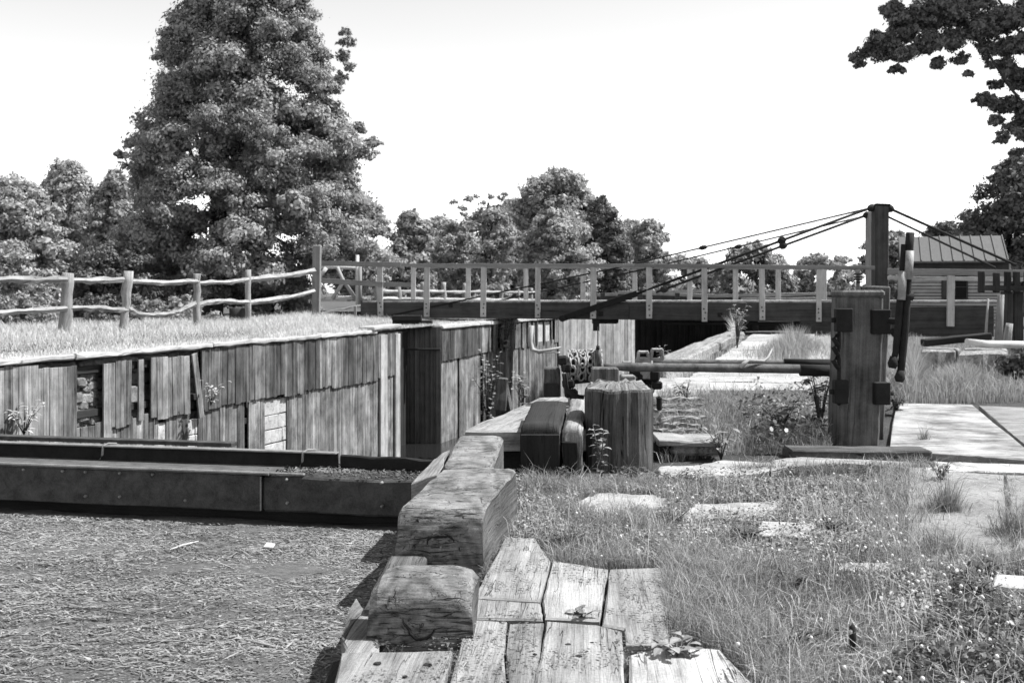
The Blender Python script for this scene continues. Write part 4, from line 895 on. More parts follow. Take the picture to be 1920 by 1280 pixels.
sg = thing('louvre_box', 'small dark slatted box on a post left of the mast', 'box', P(1609, 545, 40))
mb = MB(); mb.beam(P(1609, 560, 40.2), P(1609, 510, 40.2), .12, .1, up=Vector((0, 1, 0))); mb.build('post', M['rail'], sg)
mb = MB()
for k in range(4): mb.beam(P(1601, 514 + k * 5, 40), P(1617, 514 + k * 5, 40), .1, .05, t=0)
mb.build('slats', M['dark_shade'], sg)
stp = thing('tree_stump', 'low sawn stump beside the last rustic fence post', 'stump', P(449, 605, 33))
mb = MB(); mb.tube([P(449, 612, 33.5), P(449, 592, 33.5), P(449, 577, 33.5)], [.34, .30, .29], 14, jit=.05); mb.build('trunk', M['bark'], stp)

# ------------------------------------------------------------------ house
HYd = 50.0
hs = thing('house', 'small clapboard lock house with a standing-seam tin roof', 'house', P(1800, 605, HYd))
x0 = P(1707, 600, HYd).x; x1 = P(1884, 600, HYd).x; zt = P(0, 492, HYd).z; D = 4.6
cl = MB(); z = 0.0
while z < zt:
    cl.beam(Vector((x0, HYd + .0, z + .062)), Vector((x1, HYd, z + .062)), .05, .118, ch=.004)
    cl.beam(Vector((x0, HYd + .05, z + .075)), Vector((x0, HYd + D, z + .075)), .05, .148, ch=.004); cl.beam(Vector((x1, HYd + .05, z + .075)), Vector((x1, HYd + D, z + .075)), .05, .148, ch=.004); cl.beam(Vector((x0, HYd + D, z + .075)), Vector((x1, HYd + D, z + .075)), .05, .148, ch=.004)
    z += .15
cl.build('wall', M['clap'], hs); mb = MB(); mb.beam(Vector((x0, HYd + .05, zt / 2)), Vector((x1, HYd + .05, zt / 2)), .04, zt); mb.build('sheathing', M['dark_shade'], hs)  # dark backing paints the shadow lines between the clapboards
zr = P(0, 443, HYd + D / 2).z; ze = P(0, 489, HYd - .4).z
rf = MB(); xa, xb = P(1700, 490, HYd - .4).x, P(1889, 490, HYd - .4).x; xra, xrb = P(1706, 443, HYd + D / 2).x, P(1884, 443, HYd + D / 2).x
rf.v.extend([(xa, HYd - .4, ze), (xb, HYd - .4, ze), (xb, HYd + D / 2, zr), (xa, HYd + D / 2, zr), (xb, HYd + D + .4, ze), (xa, HYd + D + .4, ze)])
rf.v.extend([(a_, b_, c_ - .07) for a_, b_, c_ in rf.v[:6]])
for f_ in ((0, 1, 2, 3), (3, 2, 4, 5), (7, 6, 9, 8), (8, 9, 11, 10), (0, 3, 9, 6), (3, 5, 11, 9), (2, 1, 7, 8), (4, 2, 8, 10), (1, 0, 6, 7), (5, 4, 10, 11)): rf.face(f_, [(0, 0)] * 4, .5)
ns = 10
for i in range(ns + 1):
    x = xa + (xb - xa) * i / ns
    rf.beam(Vector((x, HYd - .4, ze + .025)), Vector((x, HYd + D / 2, zr + .025)), .045, .06, ch=.005, t=.1); rf.beam(Vector((x, HYd + D + .4, ze + .02)), Vector((x, HYd + D / 2, zr + .02)), .035, .05, ch=.005, t=.1)
ro = rf.build('roof', M['roof'], hs)
mb = MB()
mb.v.extend([(x0, HYd, zt), (x0, HYd + D, zt), (x0, HYd + D / 2, zr - .1), (x1, HYd, zt), (x1, HYd + D, zt), (x1, HYd + D / 2, zr - .1)]); mb.face((0, 2, 1), [(0, 0), (1, 1), (2, 0)], .5); mb.build('gable', M['clap'], hs)
m2_ = MB(); m2_.v = mb.v[3:]; m2_.face((0, 1, 2), [(0, 0), (1, 1), (2, 0)], .5); m2_.build('gable', M['clap'], hs)
mb = MB(); mb.beam(Vector((x0, HYd - .06, zt - .25)), Vector((x1, HYd - .06, zt - .25)), .06, .6, ch=.01); mb.beam(Vector((xa, HYd - .36, ze - .06)), Vector((xb, HYd - .36, ze - .06)), .06, .1); mb.build('eaves', M['mast'], hs)
for x in (x0, x1): mb = MB(); mb.beam(Vector((x, HYd - .03, 0)), Vector((x, HYd - .03, zt)), .16, .06, up=Vector((0, 1, 0)), ch=.005); mb.build('corner_board', M['bpost'], hs)
wc = P(1794, 538, HYd - .04); wi = MB(); wi.beam(wc - Vector((.42, 0, 0)), wc + Vector((.42, 0, 0)), .03, 1.0); wo_ = wi.build('window', M['glass'], hs)
mb = MB()
for sx in (-.45, .45): mb.beam(wc + Vector((sx, -.02, -.56)), wc + Vector((sx, -.02, .56)), .07, .05, up=Vector((0, 1, 0)))
mb.beam(wc + Vector((-.5, -.02, .54)), wc + Vector((.5, -.02, .54)), .05, .07); mb.beam(wc + Vector((-.5, -.03, -.54)), wc + Vector((.5, -.03, -.54)), .08, .07); mb.beam(wc + Vector((-.42, -.02, 0)), wc + Vector((.42, -.02, 0)), .03, .04); mb.build('window_frame', M['mast'], wo_)
mb = MB(); wc2 = P(1776, 538, HYd - .07); mb.beam(wc2 + Vector((-.05, 0, -.52)), wc2 + Vector((-.05, 0, .5)), .26, .04, up=Vector((0, 1, 0))); mb.build('shutter', M['mast'], hs)

hs.rotation_euler = (0, 0, R(-18))

# ------------------------------------------------------------------ vegetation builders
def leaves_on(lobes, size, per_m2, sub_r=.36, inner=.18, upb=.25, stretch=1.0, fine=.5):
    out = []; tn = []; LS = []
    for (c, r, fl) in lobes:
        c = np.array(c); area = 4 * math.pi * r * r
        m = int(np.clip(11 * (r / .8) ** .7, 7, 26))
        dv = rng.normal(size=(m, 3)); dv /= np.linalg.norm(dv, axis=1)[:, None]
        sc_ = c + dv * r * np.array([1, 1, fl]) * rng.uniform(.62, 1.0, (m, 1)); sr = r * sub_r * rng.uniform(.6, 1.3, m)
        nl = int(area * per_m2 / m) + 1
        dv[:, 2] = np.where(dv[:, 2] < -.3, dv[:, 2] * .4, dv[:, 2])
        for k in range(m):
            t_ = rng.uniform(.35, 1.12, nl) ** .8; sg = r * sub_r * .42 * (1.15 - .45 * t_)
            q = rng.normal(size=(nl, 3)); p = c + dv[k] * r * np.array([1, 1, fl]) * t_[:, None] * rng.uniform(.8, 1.15) + q * sg[:, None] * np.array([1, 1, .7]); p[:, 2] -= .10 * r * t_ ** 2
            nrm = q * .5 + dv[k] * .55 + np.array([0, 0, upb]) + rng.normal(size=(nl, 3)) * fine
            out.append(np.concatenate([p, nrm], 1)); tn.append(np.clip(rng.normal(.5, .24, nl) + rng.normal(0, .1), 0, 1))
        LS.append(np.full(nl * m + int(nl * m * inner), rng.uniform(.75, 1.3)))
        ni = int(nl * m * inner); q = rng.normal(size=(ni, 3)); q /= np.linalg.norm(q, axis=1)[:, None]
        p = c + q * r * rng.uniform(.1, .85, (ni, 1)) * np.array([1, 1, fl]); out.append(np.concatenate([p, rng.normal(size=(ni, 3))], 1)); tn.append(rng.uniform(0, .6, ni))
    A = np.concatenate(out); T = np.concatenate(tn); n = len(A); p = A[:, :3]; nn = A[:, 3:]; nn /= np.linalg.norm(nn, axis=1)[:, None] + 1e-9
    t1 = np.cross(nn, rng.normal(size=(n, 3))); t1 /= np.linalg.norm(t1, axis=1)[:, None] + 1e-9; t2 = np.cross(nn, t1)
    s = (size * rng.uniform(.55, 1.4, n) * np.concatenate(LS))[:, None]
    V = np.stack([p - t1 * s * .55 * stretch, p - t2 * s * .3 - nn * s * .06, p + t1 * s * .55 * stretch, p + t2 * s * .3 - nn * s * .06], 1)
    return V, T
def tree(name, label, px, Yd, ybase, trunk_r, prof=None, nl=40, lr=(30, 60), lobes=(), size=.16, dens=30, mat='leafA', group=None, trunk_top=None, depth=.8, fl=.75, seed=0, limbs=8, trunk_lean=0, inner=.18, sub_r=.5, stretch=1.0, limb_k=.4):
    random.seed(seed + 77); m = Yd / F
    base = P(px, ybase, Yd); root = thing(name, label, 'tree', base, group)
    LB = []
    if trunk_top is None: trunk_top = (prof[0][0] + prof[-1][0]) / 2 if prof else ybase - 100
    if prof:
        if prof[-1][0] < ybase - 5 and Yd > 55: prof = prof + [(ybase - 8, prof[-1][1], prof[-1][2])]
        nl = int(nl * 1.45); lr = (lr[0] * 1.02, lr[1] * 1.12)
        ys = [p[0] for p in prof]
        for k in range(nl):
            y = ys[0] + (ys[-1] - ys[0]) * ((k + U(0, 1)) / nl); 
            xl = np.interp(y, ys, [p[1] for p in prof]); xr_ = np.interp(y, ys, [p[2] for p in prof]); R_ = (xr_ - xl) / 2; cx = (xl + xr_) / 2
            th = U(0, 2 * math.pi) if k % 3 else random.choice((0, math.pi)) + U(-.35, .35)
            if k % 3 == 1: th = U(math.pi, 2 * math.pi)
            r = min(U(*lr), R_ * .8); q = max(R_ - r * .9, 0) * (U(.8, 1) if k % 4 else U(0, .7))
            LB.append((P(cx + math.cos(th) * q, y, Yd) + Vector((0, math.sin(th) * q * depth * m, 0)), r * m, fl))
    for l in lobes:
        LB.append((P(l[0], l[1], Yd + (l[3] if len(l) > 3 else U(-1, 1) * l[2] * m)), l[2] * m, fl))
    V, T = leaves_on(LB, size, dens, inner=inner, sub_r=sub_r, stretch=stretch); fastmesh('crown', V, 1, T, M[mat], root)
    top = P(px + trunk_lean, trunk_top if trunk_top is not None else ybase - 150, Yd)
    tb = MB(); pts = [base - Vector((0, 0, .3))] + [base.lerp(top, i / 6) + Vector((U(-1, 1), U(-1, 1), 0)) * trunk_r * .35 * (i > 0) for i in range(7)]
    tb.tube(pts, [trunk_r * 1.35] + [trunk_r * (1.15 - .14 * i) for i in range(7)], 10, jit=.06)
    cand = sorted(LB, key=lambda l: -l[1])[:max(limbs * 3, 1)]; random.shuffle(cand)
    for l in cand[:limbs]:
        c = Vector(l[0]); s_ = pts[min(len(pts) - 1, 3 + random.randrange(4))]
        if c.z < s_.z: s_ = pts[3]
        mid = s_.lerp(c, .5) + Vector((0, 0, -.05 * (c - s_).length)); tb.tube([s_, mid, c], [trunk_r * limb_k, trunk_r * limb_k * .6, trunk_r * .05], 7, jit=.08)
    tb.build('trunk', M['bark'], root)
    return root

# ------------------------------------------------------------------ trees
tree('maple_tree', 'tall broad tree towering over the left bank with a dark trunk', 398, 50, 606, .42,
     prof=[(-170, 400, 520), (-80, 350, 575), (0, 335, 595), (50, 315, 605), (110, 300, 625), (160, 290, 640), (210, 275, 665), (270, 245, 690), (330, 230, 700), (390, 215, 720), (450, 205, 740), (500, 215, 745), (545, 300, 720)],
     nl=135, lr=(30, 52), lobes=[(645, 60, 12), (650, 80, 17), (642, 105, 18), (655, 125, 15), (640, 145, 17), (625, 165, 20), (300, 108, 18), (330, 95, 22), (352, 75, 25), (262, 215, 10), (240, 270, 12), (228, 290, 14), (700, 268, 18), (690, 290, 20), (668, 240, 18), (430, 390, 40), (480, 415, 38), (530, 420, 42), (345, 470, 42), (300, 490, 40), (620, 480, 50), (690, 490, 45), (560, 480, 45), (480, 500, 45), (700, 410, 30), (470, 540, 30), (540, 545, 35)],
     size=.15, dens=175, mat='leafA', trunk_top=-40, trunk_lean=30, seed=1, limbs=14)
GR = 'trees lining the far left bank'
tree('bank_tree', 'rounded pale tree at the far left edge of the photograph', 40, 80, 600, .4, prof=[(345, 0, 70), (390, -50, 110), (470, -70, 140), (560, -60, 140)], nl=34, lr=(26, 42), size=.26, dens=58, mat='leafD', group=GR, seed=2)  # far trees take a paler, more even leaf tone
tree('bank_tree', 'pale tree with a small pointed crown left of the tall maple', 125, 84, 600, .4, prof=[(312, 95, 150), (360, 75, 190), (440, 50, 220), (560, 50, 230)], nl=36, lr=(22, 38), size=.26, dens=58, mat='leafD', group=GR, seed=3)
tree('bank_tree', 'darker tree tucked against the left side of the tall maple', 215, 70, 600, .3, prof=[(325, 200, 235), (370, 165, 260), (450, 150, 290), (570, 150, 300)], nl=28, lr=(22, 38), size=.23, dens=72, mat='leafA', group=GR, seed=4)
tree('bank_shrub', 'pale feathery shrub behind the leftmost fence rails', 45, 42, 600, .12, prof=[(465, 0, 70), (500, -20, 110), (570, -40, 130), (600, -40, 120)], nl=18, lr=(18, 30), size=.15, dens=80, mat='leafB', group=GR, seed=5, limbs=4, trunk_top=520)
tree('bank_shrub', 'dark thicket behind the fence between two posts', 215, 46, 605, .12, prof=[(470, 140, 280), (520, 120, 330), (590, 120, 330)], nl=22, lr=(18, 34), size=.16, dens=75, mat='leafC', group=GR, seed=6, limbs=4, trunk_top=540)
tree('bank_shrub', 'low dark brush behind the second rustic post', 195, 31, 612, .05, prof=[(560, 150, 230), (585, 120, 270), (606, 120, 280)], nl=12, lr=(12, 20), size=.10, dens=170, mat='leafC', group=GR, seed=41, limbs=2, trunk_top=590)
tree('bank_shrub', 'low mixed brush behind the leftmost rustic rail', 20, 29, 618, .05, prof=[(560, -20, 60), (590, -50, 110), (612, -50, 115)], nl=14, lr=(12, 20), size=.10, dens=170, mat='leafA', group=GR, seed=42, limbs=2, trunk_top=595)
tree('bank_shrub', 'low brush behind the third rustic post', 320, 34, 606, .05, prof=[(565, 270, 370), (585, 250, 400), (600, 250, 430)], nl=14, lr=(10, 18), size=.11, dens=160, mat='leafA', group=GR, seed=43, limbs=2, trunk_top=588)
tree('bank_shrub', 'mid grey bush behind the fence at the foot of the maple', 510, 52, 600, .12, prof=[(500, 440, 560), (540, 420, 600), (590, 420, 600)], nl=20, lr=(18, 30), size=.17, dens=75, mat='leafA', group=GR, seed=7, limbs=4, trunk_top=540)
GR = 'trees beyond the bridge'
tree('broad_tree', 'dark rounded tree just right of the tall maple', 765, 75, 580, .3, prof=[(398, 760, 790), (430, 730, 805), (490, 700, 820), (560, 700, 820)], nl=26, lr=(16, 30), size=.26, dens=50, mat='leafA', group=GR, seed=8)
tree('broad_tree', 'tree with open crown and visible dark trunk behind the bridge railing', 916, 66, 578, .22, prof=[(400, 850, 950), (430, 820, 980), (480, 800, 980), (520, 820, 960)], nl=34, lr=(14, 28), lobes=[(852, 378, 8), (866, 390, 9), (880, 372, 9), (893, 368, 6), (905, 380, 9), (922, 368, 9), (938, 372, 8), (948, 365, 6), (950, 378, 8), (930, 388, 10), (870, 405, 12), (900, 398, 12), (915, 405, 12)], size=.2, dens=52, mat='leafA', group=GR, seed=9, trunk_top=380, limbs=12, inner=.08)
tree('broad_tree', 'tallest rounded tree crowning the group beyond the bridge', 1040, 86, 580, .45, prof=[(328, 1035, 1075), (350, 985, 1105), (390, 960, 1140), (430, 960, 1160), (480, 970, 1180), (560, 960, 1180)], nl=60, lr=(20, 36), size=.24, dens=72, mat='leafA', group=GR, seed=10, inner=.25)
tree('pale_tree', 'pale small-leaved tree in front of the tallest rounded one', 1060, 70, 580, .25, prof=[(405, 1020, 1080), (430, 985, 1110), (480, 965, 1130), (560, 970, 1140)], nl=34, lr=(18, 30), size=.2, dens=70, mat='leafB', group=GR, seed=11)
tree('broad_tree', 'darker shoulder tree on the right of the tallest one', 1140, 80, 580, .3, prof=[(375, 1110, 1145), (410, 1095, 1165), (450, 1090, 1180), (560, 1090, 1190)], nl=26, lr=(16, 28), size=.23, dens=78, mat='leafC', group=GR, seed=12)
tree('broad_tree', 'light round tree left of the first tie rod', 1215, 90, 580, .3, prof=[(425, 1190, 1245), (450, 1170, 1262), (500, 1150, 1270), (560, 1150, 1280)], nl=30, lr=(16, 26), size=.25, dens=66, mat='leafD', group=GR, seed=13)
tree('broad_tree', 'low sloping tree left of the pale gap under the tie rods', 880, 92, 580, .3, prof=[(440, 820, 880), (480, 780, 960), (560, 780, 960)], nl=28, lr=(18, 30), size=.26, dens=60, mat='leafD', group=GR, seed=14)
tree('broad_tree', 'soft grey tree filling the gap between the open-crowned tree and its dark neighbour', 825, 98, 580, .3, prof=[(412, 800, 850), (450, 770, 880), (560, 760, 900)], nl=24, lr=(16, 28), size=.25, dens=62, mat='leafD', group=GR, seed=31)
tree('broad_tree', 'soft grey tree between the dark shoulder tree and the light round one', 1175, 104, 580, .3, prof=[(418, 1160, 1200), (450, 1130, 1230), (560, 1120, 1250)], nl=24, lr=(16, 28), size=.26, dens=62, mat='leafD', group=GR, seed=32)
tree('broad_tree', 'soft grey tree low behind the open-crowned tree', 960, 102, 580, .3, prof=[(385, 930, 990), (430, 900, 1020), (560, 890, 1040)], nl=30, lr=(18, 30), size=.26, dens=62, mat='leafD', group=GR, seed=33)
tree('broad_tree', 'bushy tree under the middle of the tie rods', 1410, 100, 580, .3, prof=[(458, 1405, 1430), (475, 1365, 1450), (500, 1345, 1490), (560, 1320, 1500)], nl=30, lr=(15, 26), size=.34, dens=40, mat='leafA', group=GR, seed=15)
tree('broad_tree', 'low pale tree mass under the tie rods left of the bushy one', 1290, 110, 580, .3, prof=[(492, 1250, 1320), (520, 1230, 1370), (570, 1230, 1370)], nl=22, lr=(14, 24), size=.36, dens=38, mat='leafD', group=GR, seed=16)
tree('broad_tree', 'low pale tree left of the mast', 1555, 120, 575, .3, prof=[(486, 1500, 1610), (510, 1480, 1640), (560, 1470, 1650)], nl=26, lr=(12, 22), size=.38, dens=36, mat='leafD', group=GR, seed=17)
tree('broad_tree', 'rounded tree split by the dark mast', 1655, 85, 580, .3, prof=[(436, 1660, 1700), (460, 1610, 1712), (500, 1605, 1715), (560, 1605, 1715)], nl=26, lr=(14, 24), size=.23, dens=76, mat='leafA', group=GR, seed=18)
GR = 'dark trees behind the house'  # backlit darkness of these crowns is put into the leaf colour
tree('dark_tree', 'big dark tree rising behind the right end of the tin roof', 1900, 66, 600, .5, prof=[(310, 1880, 1960), (360, 1830, 2010), (410, 1790, 2040), (470, 1770, 2060), (560, 1780, 2060)], nl=60, lr=(24, 42), size=.25, dens=60, mat='leafC', group=GR, seed=19)
tree('dark_tree', 'low dark tree just above the middle of the tin roof', 1765, 74, 600, .3, prof=[(425, 1760, 1800), (450, 1715, 1830), (500, 1705, 1850), (560, 1705, 1850)], nl=24, lr=(14, 26), size=.26, dens=52, mat='leafC', group=GR, seed=20)
ok = [(1600, 112, 11), (1618, 98, 20), (1640, 80, 24), (1612, 120, 12), (1660, 95, 32), (1690, 60, 34), (1675, 20, 26), (1700, 100, 26), (1682, 130, 12), (1715, 30, 36), (1735, 80, 30), (1760, 120, 16), (1750, 40, 36), (1785, 75, 30), (1770, 10, 34), (1800, 110, 18), (1815, 138, 10), (1800, 30, 34), (1835, 60, 34), (1850, 100, 22), (1862, 120, 14), (1840, 10, 30), (1880, 40, 34), (1890, 90, 28), (1920, 20, 36), (1925, 80, 34), (1895, 135, 24), (1925, 150, 34), (1868, 158, 14), (1838, 185, 13), (1856, 190, 20), (1885, 195, 24), (1925, 210, 30), (1870, 225, 16), (1895, 245, 20), (1930, 250, 24), (1880, 262, 12), (1905, 285, 14)]
for k in range(46): ok.append((U(1960, 2420), U(-160, 230), U(30, 55)))
for k in range(20): ok.append((U(1650, 2000), U(-200, -20), U(28, 50)))
tree('oak_tree', 'dark leafy branches of a big oak overhanging the top right corner', 2130, 44, 640, .5, lobes=[(a, b_, c_ * .8, 44 + U(-3, 3)) if False else (a, b_, c_ * 1.05) for a, b_, c_ in ok] + [(a + U(-22, 26), b_ + U(-20, 8), c_ * .8) for a, b_, c_ in ok if c_ > 20], size=.15, dens=260, mat='leafO', seed=21, trunk_top=60, limbs=16, inner=.3, sub_r=.5, limb_k=.18)  # low leaf tone holds the darkness of a crown seen against the light
tree('dark_shrub', 'dark leafy shrub at the right edge beside the grey boarding', 1905, 16.5, 745, .05, prof=[(660, 1885, 1960), (690, 1860, 1980), (740, 1850, 1990)], nl=16, lr=(14, 26), size=.06, dens=900, mat='leafC', seed=22, limbs=4, trunk_top=700)

LB = []
for k in range(300):
    px = U(-150, 1980); LB.append((P(px, U(516 if 700 < px < 1280 else (495 if px < 700 else 535), 572), 128 + U(-6, 8)), U(14, 24) / F * 128, .8))
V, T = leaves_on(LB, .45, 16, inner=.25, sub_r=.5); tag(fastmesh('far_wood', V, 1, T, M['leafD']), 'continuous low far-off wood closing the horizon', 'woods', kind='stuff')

# ------------------------------------------------------------------ grass and ground cover
def inpoly(x, y, poly):
    ins = np.zeros(len(x), bool); n = len(poly)
    for i in range(n):
        x1, y1 = poly[i]; x2, y2 = poly[(i + 1) % n]
        c = ((y1 > y) != (y2 > y)) & (x < (x2 - x1) * (y - y1) / ((y2 - y1) + 1e-12) + x1); ins ^= c
    return ins
def vnoise(x, y, s, seed=0):
    rs = np.random.default_rng(seed); g = rs.random((64, 64)); xx = (x * s) % 63; yy = (y * s) % 63; i = xx.astype(int); j = yy.astype(int); fx = xx - i; fy = yy - j
    fx = fx * fx * (3 - 2 * fx); fy = fy * fy * (3 - 2 * fy)
    return (g[i, j] * (1 - fx) + g[i + 1, j] * fx) * (1 - fy) + (g[i, j + 1] * (1 - fx) + g[i + 1, j + 1] * fx) * fy
def blades(x, y, z, L, W, lean=.5, tone=None):
    n = len(x); a = rng.uniform(0, 2 * np.pi, n); ln = rng.uniform(.15, 1, n) * lean; L = L * rng.uniform(.45, 1.25, n)
    dx, dy = np.cos(a), np.sin(a); b0 = np.stack([x, y, z], 1); f = rng.uniform(0, np.pi, n); sx, sy = np.cos(f), np.sin(f)
    side = np.stack([sx, sy, 0 * sx], 1) * (W / 2)[:, None]
    m = b0 + np.stack([dx * L * ln * .25, dy * L * ln * .25, L * .55], 1); t = b0 + np.stack([dx * L * ln, dy * L * ln, L * (1 - .35 * ln)], 1)
    A = np.stack([b0 - side, b0 + side, m + side * .8, m - side * .8], 1); B_ = np.stack([m - side * .8, m + side * .8, t + side * .1, t - side * .1], 1)
    T = np.clip(rng.normal(.5, .25, n), 0, 1) if tone is None else tone
    return np.concatenate([A, B_]), np.concatenate([T, T])
def gp(poly): return [(G(a, b_).x, G(a, b_).y) for a, b_ in poly]
def sample(poly, n):
    q = np.array(poly); x0, y0 = q.min(0); x1, y1 = q.max(0); X = rng.uniform(x0, x1, n * 4); Y = rng.uniform(y0, y1, n * 4); k = inpoly(X, Y, poly); return X[k][:n], Y[k][:n]
PENDING = []
avoid = [gp(p) for p in (
    [(1700, 1060), (1895, 1060), (1882, 890), (1705, 878)], [(1912, 1060), (2050, 1060), (2010, 892), (1888, 890)], [(1060, 952), (1120, 972), (1240, 968), (1252, 945), (1240, 928), (1120, 924)],
    [(1420, 1002), (1520, 1004), (1530, 982), (1428, 976)], [(1268, 972), (1430, 966), (1462, 938), (1300, 944)], [(1580, 1068), (1740, 1066), (1745, 1052), (1590, 1054)], [(1862, 1096), (1990, 1100), (1990, 1078), (1868, 1075)],
    [(600, 1500), (1150, 1500), (1176, 1232), (1250, 1205), (1250, 1070), (1140, 1066), (1037, 1050), (1003, 1008), (958, 1008)], [(1232, 893), (1370, 890), (1480, 876), (1560, 867), (1690, 876), (1760, 884), (1925, 884), (1925, 868), (1745, 860), (1480, 856), (1360, 848), (1236, 868)],
    [(1185, 1500), (1430, 1500), (1370, 1262), (1290, 1200), (1232, 1215)], [(1668, 842), (1925, 862), (1925, 842), (1822, 758), (1680, 755)], [(1482, 856), (1482, 840), (1745, 840), (1745, 858)], [(1835, 760), (1930, 840), (1935, 764)])]
def keep(x, y, frac=.04):
    k = np.ones(len(x), bool)
    sx = x + (vnoise(x, y, 9, 41) - .5) * .16; sy = y + (vnoise(x, y, 9, 42) - .5) * .2
    for p in avoid:
        q = np.array(p); c = q.mean(0); k &= ~inpoly(sx, sy, [tuple(v) for v in c + (q - c) * .93])
    return k | (rng.random(len(x)) < frac)
# near lawn, to the right of the plank walk
near = gp([(990, 905), (930, 1020), (960, 1040), (1034, 1062), (1250, 1070), (1250, 1200), (1300, 1190), (1400, 1262), (1440, 1500), (2300, 1500), (2100, 905)])
X, Y = sample(near, 135000); d = vnoise(X, Y, 2.6, 1) * .6 + vnoise(X, Y, 8, 2) * .4
k = keep(X, Y, .03) & (rng.random(len(X)) < np.clip((d - .18) * 2.6, .22, 1)); X, Y, d = X[k], Y[k], d[k]
tall = vnoise(X, Y, 1.7, 5)
V, T = blades(X, Y, np.full(len(X), -.02), .03 + .12 * tall ** 1.6 + .02 * d, rng.uniform(.0018, .0046, len(X)), 1.1, np.clip(rng.normal(.35, .22, len(X)) + .35 * (vnoise(X, Y, 1.3, 9) - .4), 0, 1))
tag(fastmesh('near_grass', V, 1, T, M['grass']), 'thick short grass around the slabs and planks in the foreground', 'grass', kind='stuff')
n = 5000; X, Y = sample(near, n); k = keep(X, Y, .1); X, Y = X[k], Y[k]
V, T = blades(X, Y, np.full(len(X), -.02), rng.uniform(.12, .26, len(X)), rng.uniform(.002, .0035, len(X)), 1.1); tag(fastmesh('tall_grass_stems', V, 1, T, M['dry']), 'scattered long pale grass stems arching over the near lawn', 'grass', kind='stuff')
# long grass beside the planks
X, Y = sample(gp([(1235, 1040), (1255, 1215), (1300, 1195), (1420, 1270), (1440, 1320), (1560, 1300), (1330, 1040)]), 9000)
V, T = blades(X, Y, np.full(len(X), -.02), rng.uniform(.06, .17, len(X)), rng.uniform(.002, .0045, len(X)), 1.0); tag(fastmesh('plank_edge_grass', V, 1, T, M['grass']), 'longer grass leaning over the right edge of the plank walk', 'grass', kind='stuff')
jl = [[(875, 1160), (820, 1320)], [(952, 1165), (947, 1230), (960, 1320)], [(1022, 1165), (1000, 1320)], [(880, 1120), (1015, 1128)], [(1034, 1052), (1018, 1128)], [(1142, 1066), (1128, 1168), (1170, 1180)], [(872, 1158), (1022, 1162), (1128, 1168)], [(1170, 1206), (1254, 1206)], [(1172, 1215), (1176, 1320)], [(940, 1010), (880, 1130), (850, 1200), (700, 1216)], [(1003, 1008), (1034, 1050), (1250, 1062)], [(1250, 1062), (1256, 1200), (1300, 1192), (1400, 1262), (1440, 1400)]]
XX = []; YY = []
for q in jl:
    for a_, b_ in zip(q, q[1:]):
        A, B_ = G(*a_), G(*b_); m = int((B_ - A).length * 420)
        t_ = rng.random(m); k = vnoise(A.x + (B_.x - A.x) * t_ + 9, A.y + (B_.y - A.y) * t_, 7, 51) > .45
        XX.append((A.x + (B_.x - A.x) * t_ + rng.normal(0, .008, m))[k]); YY.append((A.y + (B_.y - A.y) * t_ + rng.normal(0, .012, m))[k])
X = np.concatenate(XX); Y = np.concatenate(YY); V, T = blades(X, Y, np.full(len(X), -.03), rng.uniform(.035, .075, len(X)), rng.uniform(.002, .004, len(X)), 1.2); tag(fastmesh('joint_grass', V, 1, T, M['grass']), 'short grass sprouting from the joints of the plank walk', 'grass', kind='stuff')
nn_ = 9000; X, Y = sample(gp([(640, 1400), (680, 1216), (880, 1120), (950, 1006), (1250, 1040), (1330, 1190), (1460, 1400)]), nn_); k = vnoise(X, Y, 5, 61) > .5; X, Y = X[k], Y[k]; n = len(X)
L = rng.uniform(.002, .010, n); wd = L * rng.uniform(.25, .7, n); a = rng.uniform(0, 6.3, n); c = np.stack([X, Y, np.full(n, .0385)], 1); d = np.stack([np.cos(a), np.sin(a), rng.normal(0, .2, n)], 1) * L[:, None]; e = np.stack([-np.sin(a), np.cos(a), rng.normal(0, .2, n)], 1) * wd[:, None]
tag(fastmesh('plank_litter', np.stack([c - d, c - e, c + d, c + e], 1), 1, rng.random(n) * .5, M['soil']), 'crumbs of soil and dead leaf scattered over the planks', 'litter', kind='stuff')
# dead straw lying flat in the lawn
X, Y = sample(near, 16000); k = keep(X, Y, .1) & (vnoise(X, Y, 1.6, 71) > .45); X, Y = X[k], Y[k]; n = len(X); L = rng.uniform(.015, .06, n); a = rng.uniform(0, 6.3, n); z_ = rng.uniform(.0, .05, n); c = np.stack([X, Y, z_], 1); d = np.stack([np.cos(a), np.sin(a), rng.normal(0, .25, n)], 1) * L[:, None]; e = np.stack([-np.sin(a), np.cos(a), 0 * a], 1) * .0014
tag(fastmesh('straw', np.stack([c - d, c - e, c + d, c + e], 1), 1, rng.random(n), M['dry']), 'dead straw lying matted in the near lawn', 'grass', kind='stuff')
X, Y = sample(gp([(1640, 878), (1740, 878), (1750, 1066), (1620, 1066)]), 3800); V, T = blades(X, Y, np.full(len(X), -.02), rng.uniform(.05, .2, len(X)), rng.uniform(.002, .0045, len(X)), 1.15); tag(fastmesh('slab_edge_grass', V, 1, T, M['grass']), 'long grass leaning over the left edge of the large grey slab', 'grass', kind='stuff')
X, Y = sample(gp([(1380, 886), (1760, 884), (1760, 878), (1380, 880)]), 2200); X2, Y2 = sample(gp([(1690, 1046), (1960, 1046), (1960, 1080), (1690, 1080)]), 2500); X = np.concatenate([X, X2]); Y = np.concatenate([Y, Y2]); V, T = blades(X, Y, np.full(len(X), -.02), rng.uniform(.05, .16, len(X)), rng.uniform(.0025, .005, len(X)), 1.1); tag(fastmesh('ledge_grass', V, 1, T, M['grass']), 'grass fringing the white ledge and the lower slab joint', 'grass', kind='stuff')
